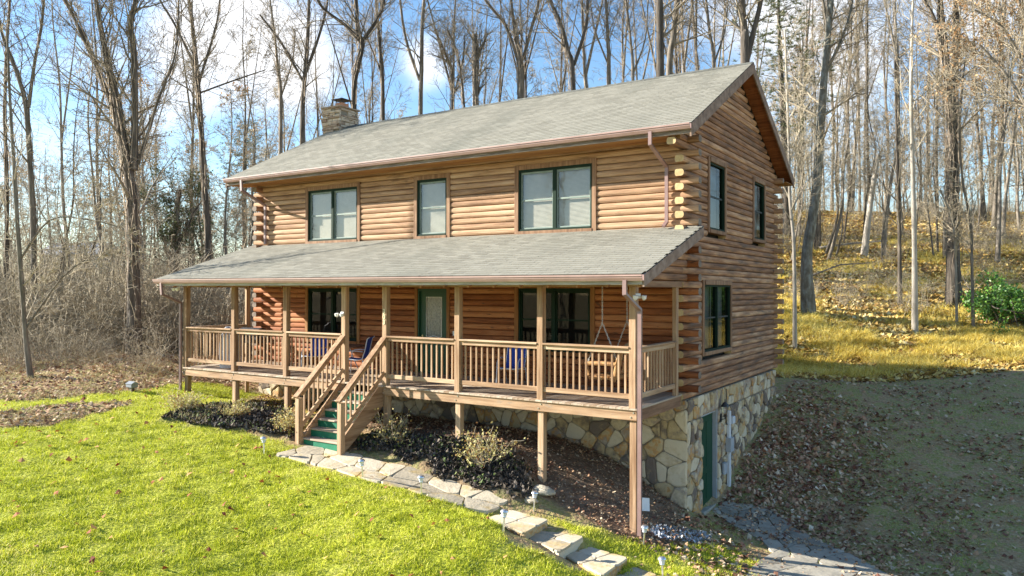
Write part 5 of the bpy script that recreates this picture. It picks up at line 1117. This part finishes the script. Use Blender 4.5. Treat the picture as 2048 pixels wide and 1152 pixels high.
used = set()
def place(kind, u, dep, sc, label, group, k=None):
    src = protos[kind][rnd.randrange(len(protos[kind])) if k is None else k]; p = at(u, 576, dep)
    yy = p[1]+(-7-p[0])/2.35
    if -12 < yy < 11 and p[0] < -14 and kind != 'pine': return
    if kind == 'tall' and 13 < p[1]+(4-p[0])/2.35 < 31 and p[0] < -8: kind = 'thin'; src = protos['thin'][rnd.randrange(3)]
    z = g1(p[0], p[1])
    if src.name in used: o = copy_tree(src)
    else: o = src; used.add(src.name)
    o.location = (p[0], p[1], z-.05); tl = 3 if kind != 'thin' else 8; o.rotation_euler = (R(rnd.uniform(-tl,tl)), R(rnd.uniform(-tl,tl)), rnd.uniform(0,6.28)); s = sc*(rnd.uniform(.85,1.15) if kind != 'thin' else rnd.uniform(.55,1.15)); o.scale = (s,s,s)
    tag(o, label, 'tree', group); return o
place('pine', 490, 62, 1.0, 'pine with olive green needles between the slender dark trunk and the house', None); place('pine', 735, 60, .62, 'small pine showing just right of the chimney', None); place('pine', 1575, 52, 1.0, 'pine tufts high in the gap right of the gable peak', None)
MARKS = [(40,'at the left edge'),(150,'behind the leaning sapling'),(250,'left of the vine wrapped trunk'),(340,'right of the vine wrapped trunk'),(420,'left of the slender dark trunk'),(520,'right of the slender dark trunk'),(620,'left of the chimney'),(720,'behind the chimney'),(830,'just right of the chimney'),(960,'above the left part of the ridge'),(1100,'above the middle of the ridge'),(1240,'above the right part of the ridge'),(1400,'by the thick dark trunk over the roof'),(1570,'by the gable peak'),(1640,'by the mossy trunk'),(1740,'right of the mossy trunk'),(1830,'left of the pale sapling'),(1900,'right of the pale sapling'),(1980,'by the vine covered tree'),(9999,'at the right edge')]
def zone(u0, u1, d0, d1, n, kinds, where, seed):
    global rnd; rnd = random.Random(seed)
    for i in range(n):
        kd = rnd.choice(kinds); u = u0+(u1-u0)*(i+rnd.random())/n; dep = d0+(d1-d0)*rnd.random()**.8
        if kd == 'tall' and 13 < at(u,576,dep)[1]+(4-at(u,576,dep)[0])/2.35 < 31 and at(u,576,dep)[0] < -8: kd = 'thin'
        nm, pl = {'tall':('tall bare forest tree','tall bare forest trees'),'thin':('thin bare sapling','thin bare saplings'),'tan':('bare tree with clinging tan leaves','bare trees with clinging tan leaves')}[kd]
        mark = next(l for lim, l in MARKS if u < lim); far = 'far back ' if dep > (d0+d1)/2 else ''
        place(kd, u, dep, 1, f'{nm}, {far}{mark}'+(' on the crest' if seed == 25 else ' in the thicket' if seed == 22 else ''), f'{pl}, {far}{mark}'+(' on the crest' if seed == 25 else ' in the thicket' if seed == 22 else ''))
zone(-120, 560, 38, 90, 84, ['tall','thin','thin','thin','thin','tan'], 'in the woods left of the house', 21)
zone(-60, 470, 30, 42, 16, ['thin'], 'in the thicket left of the house', 22)
zone(540, 1560, 44, 70, 58, ['tall','thin','thin'], 'in the woods behind the roof', 23)
zone(1570, 2150, 38, 62, 44, ['tall','thin','thin','thin','tan'], 'on the hillside right of the house', 24)
zone(1560, 2150, 60, 90, 62, ['tall','thin','tan','tan'], 'beyond the crest of the hill', 25)

# ---- underbrush
def brush_proto(seed, h, m):
    rg_ = random.Random(seed); T = TM(); cfg = dict(wob=.22, trop=-.03, rmin=.006, maxlev=3, kids=(3,3,2), ang=(.4,1.1))
    for k in range(22):
        a = rg_.uniform(0,6.28); d = norm((math.cos(a)*rg_.uniform(.1,.9), math.sin(a)*rg_.uniform(.1,.9), 1)); grow(T, (rg_.gauss(0,.5), rg_.gauss(0,.5), -.1), d, h*rg_.uniform(.6,1.2), .014, 1, rg_, cfg)
    return T.mesh('brush', m)
brs = [brush_proto(201, 2.2, twig_tan), brush_proto(202, 1.7, twig_m), brush_proto(203, 2.8, twig_tan)]
blen = [obj('brush_source', b) for b in brs]
def scatter_gn(name, pts, srcs, smin, smax, label, seed, tilt=.15):
    me = bpy.data.meshes.new(name); me.from_pydata([tuple(map(float,p)) for p in pts], [], []); o = obj(name, me); tag(o, label, kind='stuff')
    ng = bpy.data.node_groups.new(name, 'GeometryNodeTree'); ng.interface.new_socket('Geometry', in_out='INPUT', socket_type='NodeSocketGeometry'); ng.interface.new_socket('Geometry', in_out='OUTPUT', socket_type='NodeSocketGeometry')
    N = ng.nodes.new; L = ng.links.new; gi = N('NodeGroupInput'); go = N('NodeGroupOutput'); gi_ = N('GeometryNodeGeometryToInstance')
    for s in srcs: oi = N('GeometryNodeObjectInfo'); oi.inputs['Object'].default_value = s; oi.inputs['As Instance'].default_value = True; L(oi.outputs['Geometry'], gi_.inputs[0]) if 0 else None; s['_n'] = 1
    jn = N('GeometryNodeJoinGeometry')
    for s in srcs:
        oi = N('GeometryNodeObjectInfo'); oi.inputs['Object'].default_value = s; g2 = N('GeometryNodeGeometryToInstance'); L(oi.outputs['Geometry'], g2.inputs[0]); L(g2.outputs[0], jn.inputs[0]); del_ = None
    ip = N('GeometryNodeInstanceOnPoints'); L(gi.outputs[0], ip.inputs['Points']); L(jn.outputs[0], ip.inputs['Instance']); ip.inputs['Pick Instance'].default_value = True
    ri = N('FunctionNodeRandomValue'); ri.data_type = 'INT'; ri.inputs['Min'].default_value if 0 else None
    [i for i in ri.inputs if i.name == 'Max' and i.type == 'INT'][0].default_value = len(srcs)-1; [i for i in ri.inputs if i.name == 'Min' and i.type == 'INT'][0].default_value = 0; ri.inputs['Seed'].default_value = seed
    L([x for x in ri.outputs if x.type == 'INT'][0], ip.inputs['Instance Index'])
    rv = N('FunctionNodeRandomValue'); rv.data_type = 'FLOAT_VECTOR'; a = [i for i in rv.inputs if i.type == 'VECTOR']; a[0].default_value = (-tilt,-tilt,0); a[1].default_value = (tilt,tilt,6.283); L([x for x in rv.outputs if x.type == 'VECTOR'][0], ip.inputs['Rotation'])
    rs = N('FunctionNodeRandomValue'); rs.data_type = 'FLOAT'; a = [i for i in rs.inputs if i.type == 'VALUE']; a[0].default_value = smin; a[1].default_value = smax; L([x for x in rs.outputs if x.type == 'VALUE'][0], ip.inputs['Scale'])
    L(ip.outputs[0], go.inputs[0]); md = o.modifiers.new('scatter', 'NODES'); md.node_group = ng; return o
def pts_zone(n, u0, u1, d0, d1, rs):
    out = []
    for i in range(n):
        u = rs.uniform(u0,u1); d = rs.uniform(d0,d1); p = at(u,576,d); out.append((p[0],p[1]))
    a = np.array(out); z = gz(a[:,0], a[:,1]); return np.c_[a, z]
rb = random.Random(9)
for i, (o_, (u, d)) in enumerate(zip(blen, ((120,27.5),(330,27),(20,27)))):
    p = at(u,576,d); o_.name = 'shrub'; o_.location = (p[0],p[1],g1(p[0],p[1])); tag(o_, ['leafless tan thicket bush between the sapling and the big vine wrapped trunk','leafless brown bush in front of the left woods beside the porch','tall leafless bush at the far left edge of the lawn'][i], 'shrub')
scatter_gn('underbrush', np.r_[pts_zone(26, -60, 330, 24.5, 28.5, rb)], blen, .25, .55, 'low leafless brush and brambles along the left edge of the lawn', 6, .5)
scatter_gn('underbrush', np.r_[pts_zone(120, -100, 560, 30, 40, rb), pts_zone(240, -120, 620, 40, 75, rb)], blen, .8, 1.7, 'tangled leafless underbrush in the woods left of the house', 3)
scatter_gn('underbrush', np.r_[pts_zone(30, 1590, 2130, 33, 45, rb), pts_zone(130, 1560, 2140, 46, 68, rb)], blen, .3, .75, 'sparse leafless underbrush on the hillside right of the house', 4)
scatter_gn('underbrush', pts_zone(70, 560, 1560, 46, 62, rb), blen, .9, 1.6, 'leafless undergrowth in the woods behind the house', 5)

# ---- holly, porch shrubs
hp = ground(2010, 655); Hs = empty('holly_bush', hp); tag(Hs, 'glossy green holly bush at the right edge on the hillside', 'bush'); T = TM(); rg_ = random.Random(77); hc = dict(wob=.15, trop=.02, rmin=.008, maxlev=2, kids=(5,5,4), ang=(.5,1.1), leaf=1)
for k in range(16):
    a = rg_.uniform(0,6.28); grow(T, (rg_.gauss(0,.4), rg_.gauss(0,.4), 0), norm((math.cos(a)*.7, math.sin(a)*.7, rg_.uniform(.3,1.2))), rg_.uniform(1.2,2.2), .03, 0, rg_, hc)
obj('stems', T.mesh('stems', bark_dark), Hs); obj('crown', leafmesh('crown', T.LV, .12, holly_m, 5, np.random.RandomState(5)), Hs)
def shrub(u, v, s, label, leafs, seed, squash=.8):
    p = ground(u, v); E_ = empty('shrub', p); tag(E_, label, 'shrub', 'small shrubs in the porch beds'); T = TM(); r_ = random.Random(seed); cfg = dict(wob=.16, trop=.03, rmin=.004, maxlev=2, kids=(4,4,3), ang=(.35,.9), leaf=1)
    for k in range(24):
        a = r_.uniform(0,6.28); b = r_.uniform(.2,1.3); grow(T, (r_.gauss(0,.05*s), r_.gauss(0,.05*s), -.03), norm((math.cos(a)*b, math.sin(a)*b, squash)), s*r_.uniform(.55,1), .010, 1, r_, cfg)
    obj('stems', T.mesh('stems', twig_tan), E_); obj('foliage', leafmesh('foliage', T.LV, .05, shrub_l, leafs, np.random.RandomState(seed)), E_)
shrub(972, 935, .95, 'largest yellow green shrub in the mulch bed right of the stairs', 3, 301)
shrub(785, 888, .75, 'leggy reddish shrub beside the right stair rail', 2, 302)
shrub(370, 826, .68, 'round shrub at the left end of the porch bed, below the corner post', 3, 303)
shrub(467, 836, .5, 'small low shrub in front of the second porch post from the left', 3, 304, .5)
shrub(577, 862, .62, 'shrub close to the left newel of the stairs', 3, 305)
# fallen branch and brush heaps
def fallen(px, r, label, m=bark_grey):
    P = [ground(u, v, dz) for u, v, dz in px]; b = P[0]; mb = MB().tube([p-b for p in P], [r*(1-.6*i/len(P)) for i in range(len(P))], 7); o = mb.build('fallen_branch', m, None, b, smooth=True); return tag(o, label, 'branch')
fallen([(1640,505,.3),(1700,500,.4),(1775,492,.35)], .09, 'fallen log lying on the hill behind the broken pale trunk', bark_pale)
fallen([(1620,560,.2),(1680,548,.5),(1740,540,.4)], .05, 'thin fallen branch right of the mossy trunk')
fallen([(2048,672,.9),(1990,665,1.0),(1940,640,1.3),(1925,620,1.5)], .03, 'dark bare branch reaching in low from the right edge', bark_dark)
fallen([(330,725,.2),(270,700,.4),(200,718,.3)], .06, 'fallen branch on the leafy bank at the foot of the big trunk')
# ---- white house beyond the left trees
hb = at(165, 530, 85); E_ = empty('neighbour_house', (hb[0], hb[1], g1(hb[0], hb[1])), R(28)); tag(E_, 'small white house glimpsed through the trees at far left', 'house')
zt = at(165, 512, 85)[2]-g1(hb[0], hb[1])
MB().box((-3.2,-2.5,-.5),(3.2,2.5,zt)).build('wall', white_m, E_)
MB().add([(-3.5,-2.9,zt),(3.5,-2.9,zt),(3.5,2.9,zt),(-3.5,2.9,zt),(-3.5,0,zt+1.5),(3.5,0,zt+1.5)], [(0,1,5,4),(3,4,5,2),(0,4,3),(1,2,5),(0,3,2,1)]).build('roof', grey_m, E_)
for k in (-2,0,2): MB().box((k-.4,-2.56,zt-1.6),(k+.4,-2.48,zt-.5)).build('window', dark_m, E_)
# ---- trees across the front yard, mirrored in the upper windows
for i, (x, y) in enumerate(((-16,-34),(-24,-38),(-31,-36),(-20,-46),(-38,-50),(-28,-54),(-45,-44))):
    o = copy_tree(protos['tall'][i % 3]); o.location = (x, y, g1(x, y)); o.rotation_euler = (0,0,i*1.3); o.scale = (1,1,1); tag(o, 'tall bare tree across the front yard, mirrored in the upper windows', 'tree', 'bare trees across the front yard')
